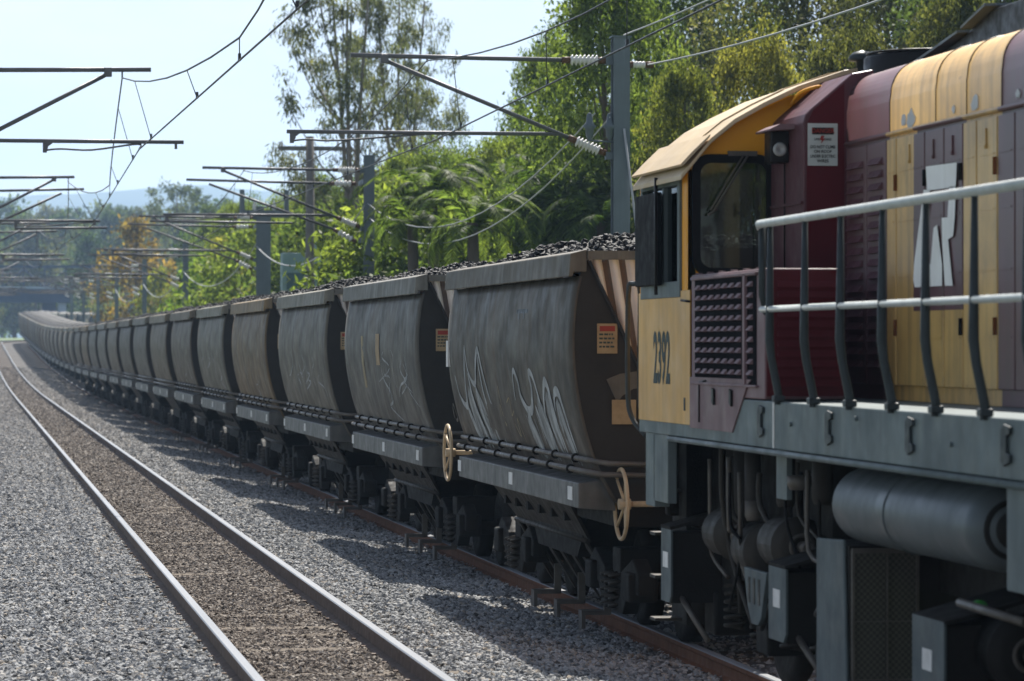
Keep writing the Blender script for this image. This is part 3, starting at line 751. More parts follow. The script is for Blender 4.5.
# underframe sill
m = MB(); m.prism([(4.35, 1.715), (4.35, 1.455), (4.42, 1.445), (4.44, 1.47), (4.44, 1.715)], 'y', 9.0, 22.62); frame = lb(m, 'frame_sill', 'grey_frame', bevel=.006)
m = MB(); m.box(4.44, XRt-.09, 9, 22.6, 1.60, 1.712); lb(m, 'walkway', 'grey_frame')
m = MB(); m.box(XRt-.09, XRt, 9, 22.6, 1.45, 1.715); lb(m, 'frame_sill', 'grey_frame')
m = MB(); m.tube([(4.345, 13.0, 1.435), (4.345, 21.6, 1.435)], .018, 6); lb(m, 'sill_conduit', 'grey_frame', frame)
for yy in (19.01, 17.45, 15.89, 14.35):
    m = MB(); m.prism([(yy-.07, 1.53), (yy+.02, 1.51), (yy+.06, 1.53), (yy+.06, 1.67), (yy+.02, 1.69), (yy-.07, 1.68), (yy-.07, 1.65), (yy-.02, 1.64), (yy-.02, 1.57), (yy-.07, 1.56)], 'x', 4.334, 4.349); lb(m, 'jacking_bracket', 'post', frame, .004)
m = MB(); m.box(4.345, 4.3495, 18.70, 18.735, 1.46, 1.71); lb(m, 'white_stripe', 'white_tag', frame)
for yy, zz in ((18.3, 1.60), (16.9, 1.66), (15.2, 1.58)):
    m = MB(); m.cyl((4.335, yy, zz), (4.352, yy, zz), .012, 8); lb(m, 'rivet', 'grey_frame', frame)

# cab ------------------------------------------------------------------------------
YC0, YC1 = 21.05, 22.6
cab = empty('cab', (0, 0, 0)); cab.parent = loco
ARC = [(4.35, 3.10), (4.47, 3.24), (4.62, 3.36), (4.80, 3.46), (5.02, 3.565), (5.30, 3.66), (5.60, 3.715), (5.82, 3.725)]
ARCF = ARC+[(2*XR-x, z) for x, z in ARC[-2::-1]]
# side walls: lower panel and posts round the side window
WZ0, WZ1, WY0, WY1 = 2.42, 3.02, 21.28, 22.45
m = MB(); m.box(4.342, 4.3485, YC0-.10, YC1, 1.535, WZ0-.06); side = lb(m, 'side_panel', 'yellow', cab, .006)
m = MB(); m.box(4.352, 4.40, YC0, WY0-.05, WZ0-.06, 3.10); m.box(4.352, 4.40, WY1+.05, YC1, WZ0-.06, 3.10); lb(m, 'corner_post', 'ochre', cab)
m = MB(); m.box(XRt-.05, XRt, YC0, YC1, 1.535, 3.10); lb(m, 'side_panel', 'yellow', cab)
m = MB(); m.box(4.41, XRt-.06, YC1-.05, YC1, 1.62, 2.35); m.box(4.41, 4.7, YC1-.05, YC1, 2.35, 3.1); m.box(XRt-.36, XRt-.06, YC1-.05, YC1, 2.35, 3.1); m.prism([(x, z) for x, z in ARCF if z > 3.2], 'y', YC1-.05, YC1); lb(m, 'front_wall', 'ochre', cab)
# side window: grey-green frame, sliding glass, black wind deflector
m = MB(); m.box(4.335, 4.40, WY0-.05, WY1+.05, WZ1, WZ1+.09); m.box(4.335, 4.40, WY0-.05, WY1+.05, WZ0-.10, WZ0); m.box(4.335, 4.40, WY0-.05, WY0+.02, WZ0, WZ1); m.box(4.335, 4.40, WY1-.02, WY1+.05, WZ0, WZ1); m.box(4.345, 4.395, 21.78, 21.83, WZ0, WZ1)
swf = lb(m, 'side_window', 'grey_frame', cab, .004)
m = MB(); m.box(4.372, 4.378, WY0+.02, WY1-.02, WZ0, WZ1); lb(m, 'pane', 'glass', swf)
m = MB(); m.box(4.285, 4.325, 21.72, 22.44, 2.40, 2.99); lb(m, 'wind_deflector', 'rubber', swf, .01)
m = MB(); m.tube([(4.28, 21.70, 3.08), (4.28, 21.70, 2.34)], .012, 6); lb(m, 'grab_rod', 'black', swf)
# rear wall with the rounded windscreen opening (x 4.42..4.83, z 2.50..3.16)
def rrect(x0, x1, z0, z1, r, n=6):
    pts = []
    for cx, cz, a0 in ((x1-r, z1-r, 0), (x0+r, z1-r, 90), (x0+r, z0+r, 180), (x1-r, z0+r, 270)):
        for k in range(n+1):
            t = R(a0+90*k/n); pts.append((cx+r*math.cos(t), cz+r*math.sin(t)))
    return pts
def ring(mb, o_, i_, y0, y1):
    n = len(o_); vs = [(x, y0, z) for x, z in o_]+[(x, y0, z) for x, z in i_]+[(x, y1, z) for x, z in o_]+[(x, y1, z) for x, z in i_]
    fs = []
    for k in range(n):
        q = (k+1) % n
        fs += [(k, q, n+q, n+k), (2*n+k, 3*n+k, 3*n+q, 2*n+q), (k, 2*n+k, 2*n+q, q), (n+k, n+q, 3*n+q, 3*n+k)]
    mb.add(vs, fs)
WX0, WX1, WV0, WV1 = 4.405, 4.865, 2.475, 3.165
import bmesh
def wall_with_hole(mb, outline, hole, y0, y1):
    bm = bmesh.new()
    ov = [bm.verts.new((x, 0, z)) for x, z in outline]; hv = [bm.verts.new((x, 0, z)) for x, z in hole]
    es = [bm.edges.new((ov[i], ov[(i+1) % len(ov)])) for i in range(len(ov))]+[bm.edges.new((hv[i], hv[(i+1) % len(hv)])) for i in range(len(hv))]
    bmesh.ops.triangle_fill(bm, edges=es, use_beauty=True)
    bm.verts.index_update()
    vs = [v.co.copy() for v in bm.verts]; fs = [tuple(v.index for v in f.verts) for f in bm.faces]; bm.free()
    mb.add([(v.x, y0, v.z) for v in vs], fs); mb.add([(v.x, y1, v.z) for v in vs], [f[::-1] for f in fs])
    no = len(outline); nh = len(hole)
    mb.add([(x, y0, z) for x, z in hole]+[(x, y1, z) for x, z in hole], [(k, (k+1) % nh, nh+(k+1) % nh, nh+k) for k in range(nh)])
hole = rrect(WX0, WX1, WV0, WV1, .085)
m = MB(); wall_with_hole(m, [(4.352, 1.72)]+ARCF+[(XRt-.002, 1.72)], hole, YC0, YC0+.04); rear = lb(m, 'rear_wall', 'ochre', cab)
m = MB(); ring(m, rrect(WX0-.03, WX1+.03, WV0-.03, WV1+.03, .11), rrect(WX0+.022, WX1-.022, WV0+.022, WV1-.022, .07), YC0-.022, YC0+.01); rw = lb(m, 'rear_window', 'rubber', cab)
m = MB(); m.box(WX0, WX1, YC0+.012, YC0+.018, WV0, WV1); lb(m, 'pane', 'glass', rw)
m = MB(); m.tube([(4.72, YC0-.05, 3.19), (4.50, YC0-.045, 2.84)], .008, 6); m.tube([(4.69, YC0-.05, 3.19), (4.485, YC0-.045, 2.85)], .006, 6); m.tube([(4.47, YC0-.04, 2.82), (4.53, YC0-.04, 2.86)], .009, 6); m.box(4.60, 4.78, YC0-.03, YC0-.001, 3.185, 3.215)
lb(m, 'wiper', 'pipe', rw)
m = MB(); m.tube(smooth_pts([(4.86, YC0-.04, 3.22), (4.90, YC0-.05, 3.15), (4.895, YC0-.05, 3.0), (4.91, YC0-.05, 2.88), (4.90, YC0-.04, 2.75), (4.90, YC0-.04, 2.5)]), .013, 6); lb(m, 'air_line', 'ochre', cab)
# roof
m = MB(); top = [(x+(-.07 if i == 0 else 0), z+(-.04 if i == 0 else .05)) for i, (x, z) in enumerate(ARC)]
ou = top+[(2*XR-x, z) for x, z in top[-2::-1]]; inn = [(x, z-.032) for x, z in ou]
m.prism(ou+inn[::-1], 'y', YC0-.14, YC1-.12); roof = lb(m, 'cab_roof', 'cream', cab, .006)
m = MB(); m.prism([(4.29, 3.115), (4.36, 3.19), (4.46, 3.295), (4.46, 3.31), (4.35, 3.205), (4.275, 3.125)], 'y', YC0-.15, YC1-.10); lb(m, 'drip_strip', 'cream', roof)
m = MB()   # thin cover strip set across the roof towards the hood
m.prism([(x, z+.012) for x, z in ou[1:8]]+[(x, z+.003) for x, z in ou[7:0:-1]], 'y', YC0+.25, YC0+.33); lb(m, 'roof_seam', 'cream', roof)
m = MB(); m.tube(smooth_pts([(4.98, YC0-.1, 3.50), (5.0, YC0-.24, 3.56), (5.12, YC0-.24, 3.60), (5.2, YC0-.1, 3.58)]), .012, 6); lb(m, 'roof_grab', 'ochre', roof)
# cab inside: back-lit seat and desk
m = MB(); m.prism([(21.9, 2.0), (22.1, 2.0), (22.14, 2.62), (22.0, 2.66)], 'x', 4.75, 5.15); m.box(4.72, 5.2, 21.6, 22.1, 1.95, 2.05); lb(m, 'seat', 'black', cab, .03)
m = MB(); m.prism([(5.0, 1.72), (5.0, 2.52), (5.3, 2.60), (6.4, 2.60), (6.4, 1.72)], 'y', 21.25, 21.6); lb(m, 'control_desk', 'post', cab)
m = MB(); m.box(4.41, XRt-.06, YC0+.05, YC1-.06, 1.68, 1.74); lb(m, 'cab_floor', 'post', cab)
# number
me = text_mesh('2392', .40, .50, bold=.028); ob = bpy.data.objects.new('cab_number', me); COL.objects.link(ob); ob.parent = cab
for v in me.vertices:
    tx, ty = v.co.x*1.36, v.co.y*1.12; v.co = (4.3395-LO[0], (21.82-tx)-LO[1], 1.925+ty-LO[2])
me.materials.append(MT['dark_print'])
# door hinges, latch on the lower panel
m = MB(); m.box(4.338, 4.349, 21.08, 21.12, 1.62, 1.70); m.tube([(4.34, 21.2, 2.30), (4.34, 20.95, 2.29)], .008, 5); lb(m, 'latch', 'black', side)

# locker beside the hood, with egg-crate grille -------------------------------------
lk = MB(); lk.box(4.352, 4.80, 18.95, 20.945, 1.722, 2.45); locker = lb(lk, 'side_locker', 'maroon_faded', bevel=.008)
m = MB(); m.prism([(20.945, 1.52), (20.945, 1.83), (19.25, 1.83), (19.35, 1.80), (19.55, 1.66), (19.75, 1.52)], 'x', 4.341, 4.3495); lb(m, 'lower_skirt', 'maroon_faded', locker)
for yy in (20.65,): 
    m = MB(); m.tube([(4.338, yy, 1.80), (4.338, yy, 1.56)], .007, 5); m.tube([(4.338, yy, 1.80), (4.338, yy-.2, 1.81)], .006, 5); lb(m, 'door_edge', 'black', locker)
for yy in (20.2, 19.72): m = MB(); m.prism([(yy, 1.67), (yy+.05, 1.69), (yy+.05, 1.77), (yy, 1.76)], 'x', 4.325, 4.341); lb(m, 'door_catch', 'black', locker)
m = MB(); m.box(4.347, 4.3515, 19.15, 20.82, 1.80, 2.425); grille = lb(m, 'grille', 'void', locker)
def louvre_bank(ys, zs, wy, hz_, parent, mat):
    m = MB()
    for y in ys:
        for z in zs:
            m.add([(4.345, y-wy/2, z+hz_/2), (4.345, y+wy/2, z+hz_/2), (4.322, y+wy/2*.9, z-hz_/2), (4.322, y-wy/2*.9, z-hz_/2), (4.345, y-wy/2, z-hz_/2-.004), (4.345, y+wy/2, z-hz_/2-.004)],
                  [(0, 1, 2, 3), (3, 2, 5, 4), (0, 3, 4), (1, 5, 2)])
    return lb(m, 'louvre_bank', mat, parent)
zs = [1.845+.0625*k+.025 for k in range(9)]
louvre_bank([20.70-.188*k for k in range(7)], zs, .10, .026, grille, 'maroon_faded')
louvre_bank([19.27], zs, .10, .026, grille, 'maroon_faded')
m = MB(); m.box(4.33, 4.351, 19.375, 19.43, 1.79, 2.43); m.box(4.33, 4.352, 19.10, 20.88, 2.415, 2.435); m.box(4.33, 4.352, 19.10, 20.88, 1.785, 1.80); lb(m, 'grille_frame', 'maroon_faded', grille, .004)
for k in range(6): m = MB(); m.cyl((4.36, 19.2+.33*k, 2.455), (4.40, 19.2+.33*k, 2.455), .007, 6); lb(m, 'lid_bolt', 'maroon_faded', locker)
m = MB(); m.box(4.36, 4.795, 18.935, 18.9495, 1.74, 2.44); lr = lb(m, 'locker_end', 'maroon_dark', locker)
m = MB()
for k in range(11): m.prism([(18.934, 1.80+.055*k), (18.910, 1.795+.055*k), (18.934, 1.83+.055*k)], 'x', 4.42, 4.77)
lb(m, 'louvre_bank', 'maroon_dark', lr)

# shoulder box with marker lamp and danger sign -------------------------------------
YB = 20.19
m = MB(); m.prism([(4.87, 1.72), (4.87, 3.34), (4.885, 3.39), (4.92, 3.425), (5.17, 3.635), (5.30, 3.66), (5.30, 1.72)], 'y', YB, 21.045); sh = lb(m, 'shoulder_box', 'maroon', bevel=.012)
m = MB(); m.prism([(4.89, 2.46), (4.89, 3.335), (4.93, 3.415), (5.118, 3.575), (5.118, 2.46)], 'y', YB-.004, YB-.001); lb(m, 'box_end', 'maroon_dark', sh)
m = MB(); m.tube([(4.862, YB+.45, 2.48), (4.862, YB+.45, 3.32)], .005, 5); lb(m, 'panel_seam', 'black', sh)
m = MB(); m.box(4.855, 4.869, YB, 21.0, 2.86, 2.875); lb(m, 'panel_ledge', 'maroon', sh)
lp = MB(); lp.box(4.755, 4.869, 20.55, 20.72, 3.12, 3.31); lamp = lb(lp, 'marker_lamp', 'black', sh, .01)
m = MB(); m.prism([(4.72, 3.305), (4.72, 3.315), (4.78, 3.345), (4.868, 3.345), (4.868, 3.315)], 'y', 20.40, 20.80); lb(m, 'lamp_visor', 'maroon_faded', lamp)
m = MB(); m.lathe([(0, .001), (-.012, .02), (-.016, .034), (-.006, .042), (0, .043)], (4.812, 20.549, 3.20), 'y', 16); lb(m, 'lens', 'lens', lamp)
m = MB(); m.box(4.895, 5.075, YB-.012, YB-.005, 3.085, 3.335); sg = lb(m, 'danger_sign', 'sign_face', sh)
m = MB(); m.box(4.92, 5.05, YB-.016, YB-.0125, 3.27, 3.31); lb(m, 'sign_heading', 'black', sg)
def sign_text(txt, size, z, mat, sxx=1, y=YB-.0145):
    me = text_mesh(txt, size, sxx, bold=.02); o = bpy.data.objects.new('sign_lettering', me); COL.objects.link(o); o.parent = sg
    for v in me.vertices: v.co = (4.985+v.co.x-LO[0], y-LO[1], z+v.co.y-LO[2])
    me.materials.append(MT[mat])
sign_text('DANGER', .036, 3.29, 'red', .95, YB-.0185)
for t, s_, z, sx_ in (('DO NOT CLIMB', .026, 3.195, .82), ('ON ROOF', .026, 3.168, .9), ('UNDER ELECTRIC', .026, 3.140, .74), ('WIRES', .026, 3.112, .95)): sign_text(t, s_, z, 'black', sx_)
sign_text('LIVE    WIRES', .02, 3.24, 'black', .9)
m = MB(); m.prism([(4.975, 3.262), (4.995, 3.262), (4.987, 3.245), (5.0, 3.245), (4.972, 3.215), (4.980, 3.236), (4.966, 3.236)], 'y', YB-.016, YB-.0128); lb(m, 'lightning_mark', 'red', sg)

# long hood -------------------------------------------------------------------------
M = NT('hood_livery')   # yellow bands painted on maroon, set by place along the hood
geo = M.n('TexCoord'); sx = M.n('SeparateXYZ'); M.l(geo.outputs['Object'], sx.inputs[0])
yy_ = M.math('ADD', sx.outputs['Y'], M.math('MULTIPLY', M.math('SUBTRACT', M.noise(4, 3), .5), .03))
def band(a, b): return M.math('MULTIPLY', M.math('GREATER_THAN', yy_, a-LO[1]), M.math('LESS_THAN', yy_, b-LO[1]))
low = M.math('ADD', M.math('ADD', band(18.63, 19.20), band(17.03, 17.66)), band(14.2, 15.4))
upz = M.math('GREATER_THAN', sx.outputs['Z'], 3.215-LO[2]); up_ = band(17.03, 19.20)
belowlogo = M.math('MULTIPLY', M.math('LESS_THAN', sx.outputs['Z'], 2.21-LO[2]), band(17.03, 19.20))
fac = M.math('ADD', M.math('ADD', M.math('MULTIPLY', low, M.math('SUBTRACT', 1.0, upz)), M.math('MULTIPLY', up_, upz)), belowlogo)
fac = M.math('MINIMUM', fac, 1.0)
mar = M.mix(M.ramp(M.noise(1.6, 5), [(.35, 0), (.7, .7)]), (.10, .042, .05), (.17, .085, .092))
yel = M.mix(M.ramp(M.noise(2.2, 6, .65), [(.4, 0), (.75, .6)]), (.66, .42, .145), (.42, .25, .09))
c = M.mix(fac, mar, yel)
c = M.mix(M.ramp(M.noise(1, 5, .6, (10, 10, .6)), [(.45, 0), (.75, .55)]), c, (.085, .058, .045))
c = M.mix(M.ramp(M.noise(2.8, 7, .7), [(.5, 0), (.8, .45)]), c, (.12, .09, .075))
c = M.mix(M.ramp(M.noise(6, 6, .7), [(.68, 0), (.72, .8)]), c, (.20, .09, .045))
M.l(c, M.b.inputs['Base Color']); M.b.inputs['Roughness'].default_value = .42; M.bump(M.noise(20, 4, .6), .06, .01)
MT['hood'] = M.m
HP = [(XH+.014, 1.715), (XH+.014, 3.20), (XH+.014, 3.40), (XH+.020, 3.44)]+[(XH+.215-.195*math.cos(R(a)), 3.44+.195*math.sin(R(a))) for a in range(9, 82, 9)]+[(XH+.32, 3.66), (XR, 3.70)]
HPF = HP+[(2*XR-x, z) for x, z in HP[-2::-1]]
m = MB(); m.prism(HPF, 'y', 9.0, 21.0); hood = lb(m, 'hood', 'hood')
hood.data.polygons.foreach_set('use_smooth', [len(p.vertices) == 4 and abs(p.normal.y) < .5 and p.center.z > 3.15-LO[2] for p in hood.data.polygons])
m = MB(); m.tube([(XH, 9, 3.212), (XH, 20.15, 3.212)], .014, 6); lb(m, 'gutter', 'hood', hood)
m = MB()
for yy in (19.2, 18.25, 17.66, 17.03, 16.2, 15.4):   # joints of the upper panels
    m.tube([(x-.001, yy, z+.001) for x, z in HP[1:]], .004, 4)
lb(m, 'panel_joint', 'black', hood)
# doors along the hood side
edges = [20.13, 19.65, 19.21, 19.0, 18.41, 18.03, 17.67, 17.42, 17.05, 16.75, 16.3, 15.9, 15.5, 15.1, 14.7, 14.3, 13.9, 13.5]
doors = []
for a, b in zip(edges, edges[1:]):
    m = MB(); m.box(XH-.006, XH+.0135, b+.011, a-.011, 1.80, 3.18); d = lb(m, 'hood_door', 'hood', hood, .005); doors.append((a, b, d))
    if a > 19.3:
        lv = MB()
        for k in range(17):
            z = 1.90+.072*k; lv.add([(XH-.007, b+.08, z+.04), (XH-.007, a-.08, z+.04), (XH-.035, a-.09, z), (XH-.035, b+.09, z), (XH-.007, a-.08, z), (XH-.007, b+.08, z)], [(0, 1, 2, 3), (3, 2, 4, 5), (0, 3, 5), (1, 4, 2)])
        lb(lv, 'louvre_bank', 'maroon', d)
        continue
    rb = MB()
    for z in (2.06, 2.40, 2.71, 2.99): rb.box(XH-.0095, XH-.005, b+.05, a-.05, z, z+.009)
    lb(rb, 'stiffener', 'hood', d)
    if a-b > .33 or a in (18.03, 17.42):
        yc = (a+b)/2; h = MB(); h.box(XH-.016, XH-.006, yc-.005, yc+.005, 3.04, 3.13); h.box(XH-.022, XH-.006, yc-.010, yc+.010, 3.025, 3.045); lb(h, 'door_latch', 'hood', d, .004)
for yy in (18.99, 18.39, 17.69, 17.07, 16.3):
    for z in (2.93, 2.12):
        m = MB(); m.box(XH-.014, XH-.007, yy-.014, yy+.014, z-.045, z+.045); m.cyl((XH-.018, yy, z-.045), (XH-.018, yy, z+.045), .007, 8); lb(m, 'hinge', 'rust' if (yy < 17.2 or yy > 18.9) else 'black', hood)
# white initials on the doors (traced outlines of an emblem-like pair of letters)
def logo_poly(pts):
    bm = bmesh.new(); vs = [bm.verts.new((XH-.0165, y, z)) for y, z in pts]; bm.faces.new(vs); bmesh.ops.triangulate(bm, faces=bm.faces); bm.verts.index_update()
    r = ([v.co.copy() for v in bm.verts], [tuple(v.index for v in f.verts) for f in bm.faces]); bm.free(); return r
lg = MB()
for pts in ([(18.347, 2.989), (17.746, 2.98), (17.765, 2.853), (18.322, 2.858)],
            [(18.392, 2.865), (18.262, 2.859), (18.422, 2.465), (18.585, 2.469)],
            [(18.585, 2.469), (18.252, 2.461), (18.193, 2.653), (18.124, 2.666), (18.027, 2.451), (18.027, 2.339), (18.569, 2.34), (18.6, 2.382)],
            [(17.888, 2.861), (17.765, 2.856), (17.784, 2.699), (17.922, 2.7)],
            [(18.032, 2.7), (17.784, 2.699), (17.817, 2.596), (17.912, 2.583), (18.027, 2.586)],
            [(18.027, 2.586), (17.912, 2.583), (17.822, 2.336), (17.974, 2.339)]):
    v, f_ = logo_poly(pts); lg.add(v, f_)
lb(lg, 'white_initials', 'logo_white', hood)
rr = random.Random(3)
for yy, s_ in ((18.75, .07), (17.5, .055), (18.9, .04), (17.9, .025), (16.6, .04), (16.75, .03)):   # chipped paint above the gutter
    m = MB(); pts = [(yy+s_*1.4*rr.uniform(.6, 1)*math.cos(t), 3.27+s_*rr.uniform(.5, 1)*math.sin(t)) for t in np.linspace(0, 6.0, 11)]
    m.prism(pts, 'x', XH+.008, XH+.020); lb(m, 'paint_chip', 'chip_grey', hood)
# roof gear
m = MB(); m.lathe([(0, .40), (.10, .40), (.12, .38), (.12, .33), (.09, .31), (.09, .02)], (5.76, 20.62, 3.66), 'z', 32); fan = lb(m, 'fan_housing', 'black', hood)
m = MB()
for rr_ in (.1, .2, .3, .38): m.torus((5.76, 20.62, 3.79), rr_, .008, 'z', 28, 5)
for k in range(8): t = k*math.pi/4; m.tube([(5.76, 20.62, 3.795), (5.76+.38*math.cos(t), 20.62+.38*math.sin(t), 3.785)], .008, 5)
lb(m, 'fan_guard', 'black', fan)
m = MB(); m.lathe([(0, .04), (.11, .04), (.115, .085), (.14, .085), (.165, .06), (.18, .01)], (5.42, 20.93, 3.655), 'z', 16); lb(m, 'mushroom_vent', 'post', hood)
m = MB(); m.prism([(20.1, 3.66), (19.1, 3.79), (18.6, 3.875), (12.0, 3.90), (12.0, 3.55), (20.1, 3.55)], 'x', 5.56, 6.5); ex = lb(m, 'roof_hatch', 'black', hood, .01)
m = MB(); m.add([(5.50, 20.25, 3.675), (5.50, 19.12, 3.80), (5.85, 19.12, 3.815), (5.85, 20.25, 3.69)], [(0, 1, 2, 3)]); o = lb(m, 'deflector_plate', 'tank', ex); so = o.modifiers.new('plate', 'SOLIDIFY'); so.thickness = .015
m = MB(); m.add([(5.50, 19.05, 3.80), (5.50, 18.58, 3.885), (5.85, 18.58, 3.90), (5.85, 19.05, 3.81)], [(0, 1, 2, 3)]); o = lb(m, 'deflector_plate', 'tank', ex); so = o.modifiers.new('plate', 'SOLIDIFY'); so.thickness = .015
m = MB()
for yy in (17.6, 16.8, 16.0, 15.2): m.box(5.52, 5.57, yy-.04, yy+.04, 3.6, 3.91)
lb(m, 'hatch_rib', 'post', ex)

# handrail ---------------------------------------------------------------------------
hr = empty('handrail'); hr.parent = loco
XP = 4.30
m = MB(); m.tube([(XP+.02, 18.92, 2.675), (XP, 18.86, 2.69), (XP, 9.2, 2.695)], .0235, 10); lb(m, 'top_rail', 'rail_tube', hr)
m = MB(); m.tube([(XP, 18.80, 2.22), (XP, 9.2, 2.225)], .018, 10); lb(m, 'middle_rail', 'rail_tube', hr)
for yy in (18.59, 17.79, 17.03, 16.22, 15.45, 14.67, 13.9, 13.1, 12.3):
    m = MB(); m.tube([(XP+.005, yy+.02, 2.68), (XP, yy+.02, 2.05), (XP+.01, yy+.015, 1.95), (4.345, yy, 1.76), (4.345, yy, 1.70)], [.015, .024, .022, .022, .022], 10)
    p = lb(m, 'stanchion', 'post', hr)
    m = MB(); m.box(4.315, 4.375, yy-.035, yy+.035, 1.716, 1.75); lb(m, 'stanchion_foot', 'post', p, .006)
m = MB(); m.tube([(XP+.02, 18.88, 2.68), (XP+.02, 18.88, 2.30), (4.36, 18.94, 2.2)], .02, 8); lb(m, 'stanchion', 'post', hr)
for dx in (0, .08):   # grab rails at the cab end
    m = MB(); m.tube(smooth_pts([(4.42, 22.66, 2.42), (4.36+dx*.3, 22.86, 2.43), (4.33+dx, 22.9, 2.36), (4.33+dx, 22.92, 1.75), (4.35+dx, 22.9, 1.55), (4.42+dx, 22.75, 1.42)]), .017, 8); lb(m, 'end_grab_rail', 'post', hr)

# below the frame ---------------------------------------------------------------------
und = empty('running_gear'); und.parent = loco
m = MB(); m.box(4.95, XRt-.6, 9, 22.3, .75, 1.58); m.box(4.75, XRt-.4, 19.0, 22.2, .95, 1.5); lb(m, 'centre_frame', 'under', und)
m = MB(); m.box(4.36, 4.46, 22.15, 22.45, .98, 1.46); m.box(4.36, 4.42, 21.72, 22.18, 1.02, 1.455); lb(m, 'step_column', 'grey_frame', und, .006)
def gear_box(y0, y1, z0, z1, tag_):
    m = MB(); m.prism([(y0, z0+.05), (y0+.06, z0), (y1, z0), (y1, z1), (y0, z1)], 'x', 4.43, 4.445); b_ = lb(m, 'sand_box', 'box_grey', und, .004)
    m = MB(); m.box(4.4455, 4.92, y0+.02, y1, z0, z1-.02); lb(m, 'box_body', 'under', b_)
    if tag_: m = MB(); yc = (y0+y1)/2; zc = z0+(z1-z0)*.58; m.box(4.4255, 4.4295, yc-.08, yc+.08, zc-.05, zc+.05); lb(m, 'white_tag', 'white_tag', b_)
    m = MB(); m.add([(4.43, y0, z1), (4.43, y1, z1), (4.9, y1, z1+.12), (4.9, y0, z1+.12)], [(0, 1, 2, 3)]); o = lb(m, 'box_lid', 'under', b_); o.modifiers.new('plate', 'SOLIDIFY').thickness = .02
    m = MB(); m.tube([(4.5, y0+.05, z0+.05), (4.62, y0-.25, z0-.22)], .02, 6); lb(m, 'sand_pipe', 'pipe', b_)
gear_box(21.97, 22.29, .37, .84, True); gear_box(18.78, 19.2, .38, .79, True); gear_box(15.62, 16.17, .28, .75, True)
for z in (1.06, .78, .50, .22): m = MB(); m.box(4.42, 4.60, 22.44, 22.62, z, z+.02); lb(m, 'step', 'under2', und)
m = MB(); m.box(4.60, 4.63, 22.3, 22.75, .2, 1.46); lb(m, 'step_back', 'under', und)
# fuel tank: pale side, meshed end
m = MB(); m.prism([(17.50, .12), (18.16, .12), (18.16, 1.0), (17.58, 1.02)], 'x', 4.45, 4.47); ft = lb(m, 'fuel_tank', 'box_grey', und, .01)
m = MB(); m.box(4.471, 5.3, 17.52, 18.16, .12, .99); lb(m, 'tank_body', 'under', ft)
M = NT('mesh_screen'); ck = M.n('TexChecker'); ck.inputs['Scale'].default_value = 60; c_ = M.n('TexCoord'); M.l(c_.outputs['Object'], ck.inputs[0]); ck.inputs[1].default_value = (.075, .07, .055, 1); ck.inputs[2].default_value = (.03, .028, .022, 1); M.l(ck.outputs[0], M.b.inputs['Base Color']); M.b.inputs['Roughness'].default_value = .7; MT['mesh'] = M.m
m = MB(); m.box(4.475, 4.83, 17.50, 17.515, .13, .97); sc_ = lb(m, 'mesh_screen', 'mesh', ft)
m = MB(); m.box(4.475, 4.49, 17.485, 17.4995, .13, .97); m.box(4.815, 4.83, 17.485, 17.4995, .13, .97); m.box(4.66, 4.668, 17.487, 17.4995, .13, .97); m.box(4.475, 4.83, 17.48, 17.4995, .955, .98)
for z in (.3, .6): m.box(4.475, 4.83, 17.489, 17.4995, z, z+.006)
lb(m, 'screen_bar', 'pipe', sc_)
# air reservoir
m = MB(); m.lathe([(0, .01), (.01, .09), (.05, .155), (.11, .19), (.16, .197), (2.55, .197), (2.60, .190), (2.66, .15), (2.69, .08), (2.70, .01)], (4.60, 15.05, 1.20), 'y', 36); tk = lb(m, 'air_reservoir', 'tank', und)
m = MB(); m.torus((4.60, 16.6, 1.20), .198, .006, 'y', 32, 6); lb(m, 'weld_seam', 'tank', tk)
m = MB(); m.torus((4.60, 15.09, 1.20), .12, .018, 'y', 28, 8); m.lathe([(0, .09), (-.05, .07), (-.06, .01)], (4.60, 15.06, 1.20), 'y', 20); lb(m, 'reservoir_cap', 'under', tk)
m = MB(); m.box(4.36, 4.46, 13.85, 14.40, .98, 1.45); lb(m, 'step_column', 'grey_frame', und, .006)
# brake cylinders, filters, valves
def drum(x, y, z, r, l, mat='under2'):
    m = MB(); m.lathe([(0, .01), (0, r*.75), (.02, r*.95), (.05, r), (.06, r*1.12), (.085, r*1.12), (.09, r), (l, r), (l, .01)], (x, y, z), 'y', 24); d = lb(m, 'brake_cylinder', mat, und)
    m = MB(); m.cyl((x, y+.01, z), (x, y-.16, z), r*.22, 10); m.torus((x, y-.01, z), r*.45, .012, 'y', 18, 6); lb(m, 'push_rod', 'pipe', d)
drum(4.66, 20.9, .86, .15, .5); drum(4.70, 20.2, .80, .16, .5); drum(4.66, 19.35, .88, .15, .5); drum(4.74, 15.3, .62, .16, .5, 'under')
for x, y, z0, z1, r, mt in ((4.62, 20.7, .98, 1.42, .06, 'under2'), (4.60, 20.35, 1.02, 1.42, .05, 'under2'), (4.60, 20.33, .98, 1.10, .052, 'pipe'), (4.6, 19.5, 1.1, 1.42, .055, 'under2'), (4.62, 18.7, 1.15, 1.45, .06, 'under2'), (4.55, 18.95, 1.22, 1.30, .07, 'pipe')):
    m = MB(); m.lathe([(0, .01), (0, r*.8), (.03, r), (z1-z0, r), (z1-z0, .01)], (x, y, z0), 'z', 16); lb(m, 'filter_bowl', mt, und)
rr = random.Random(9)
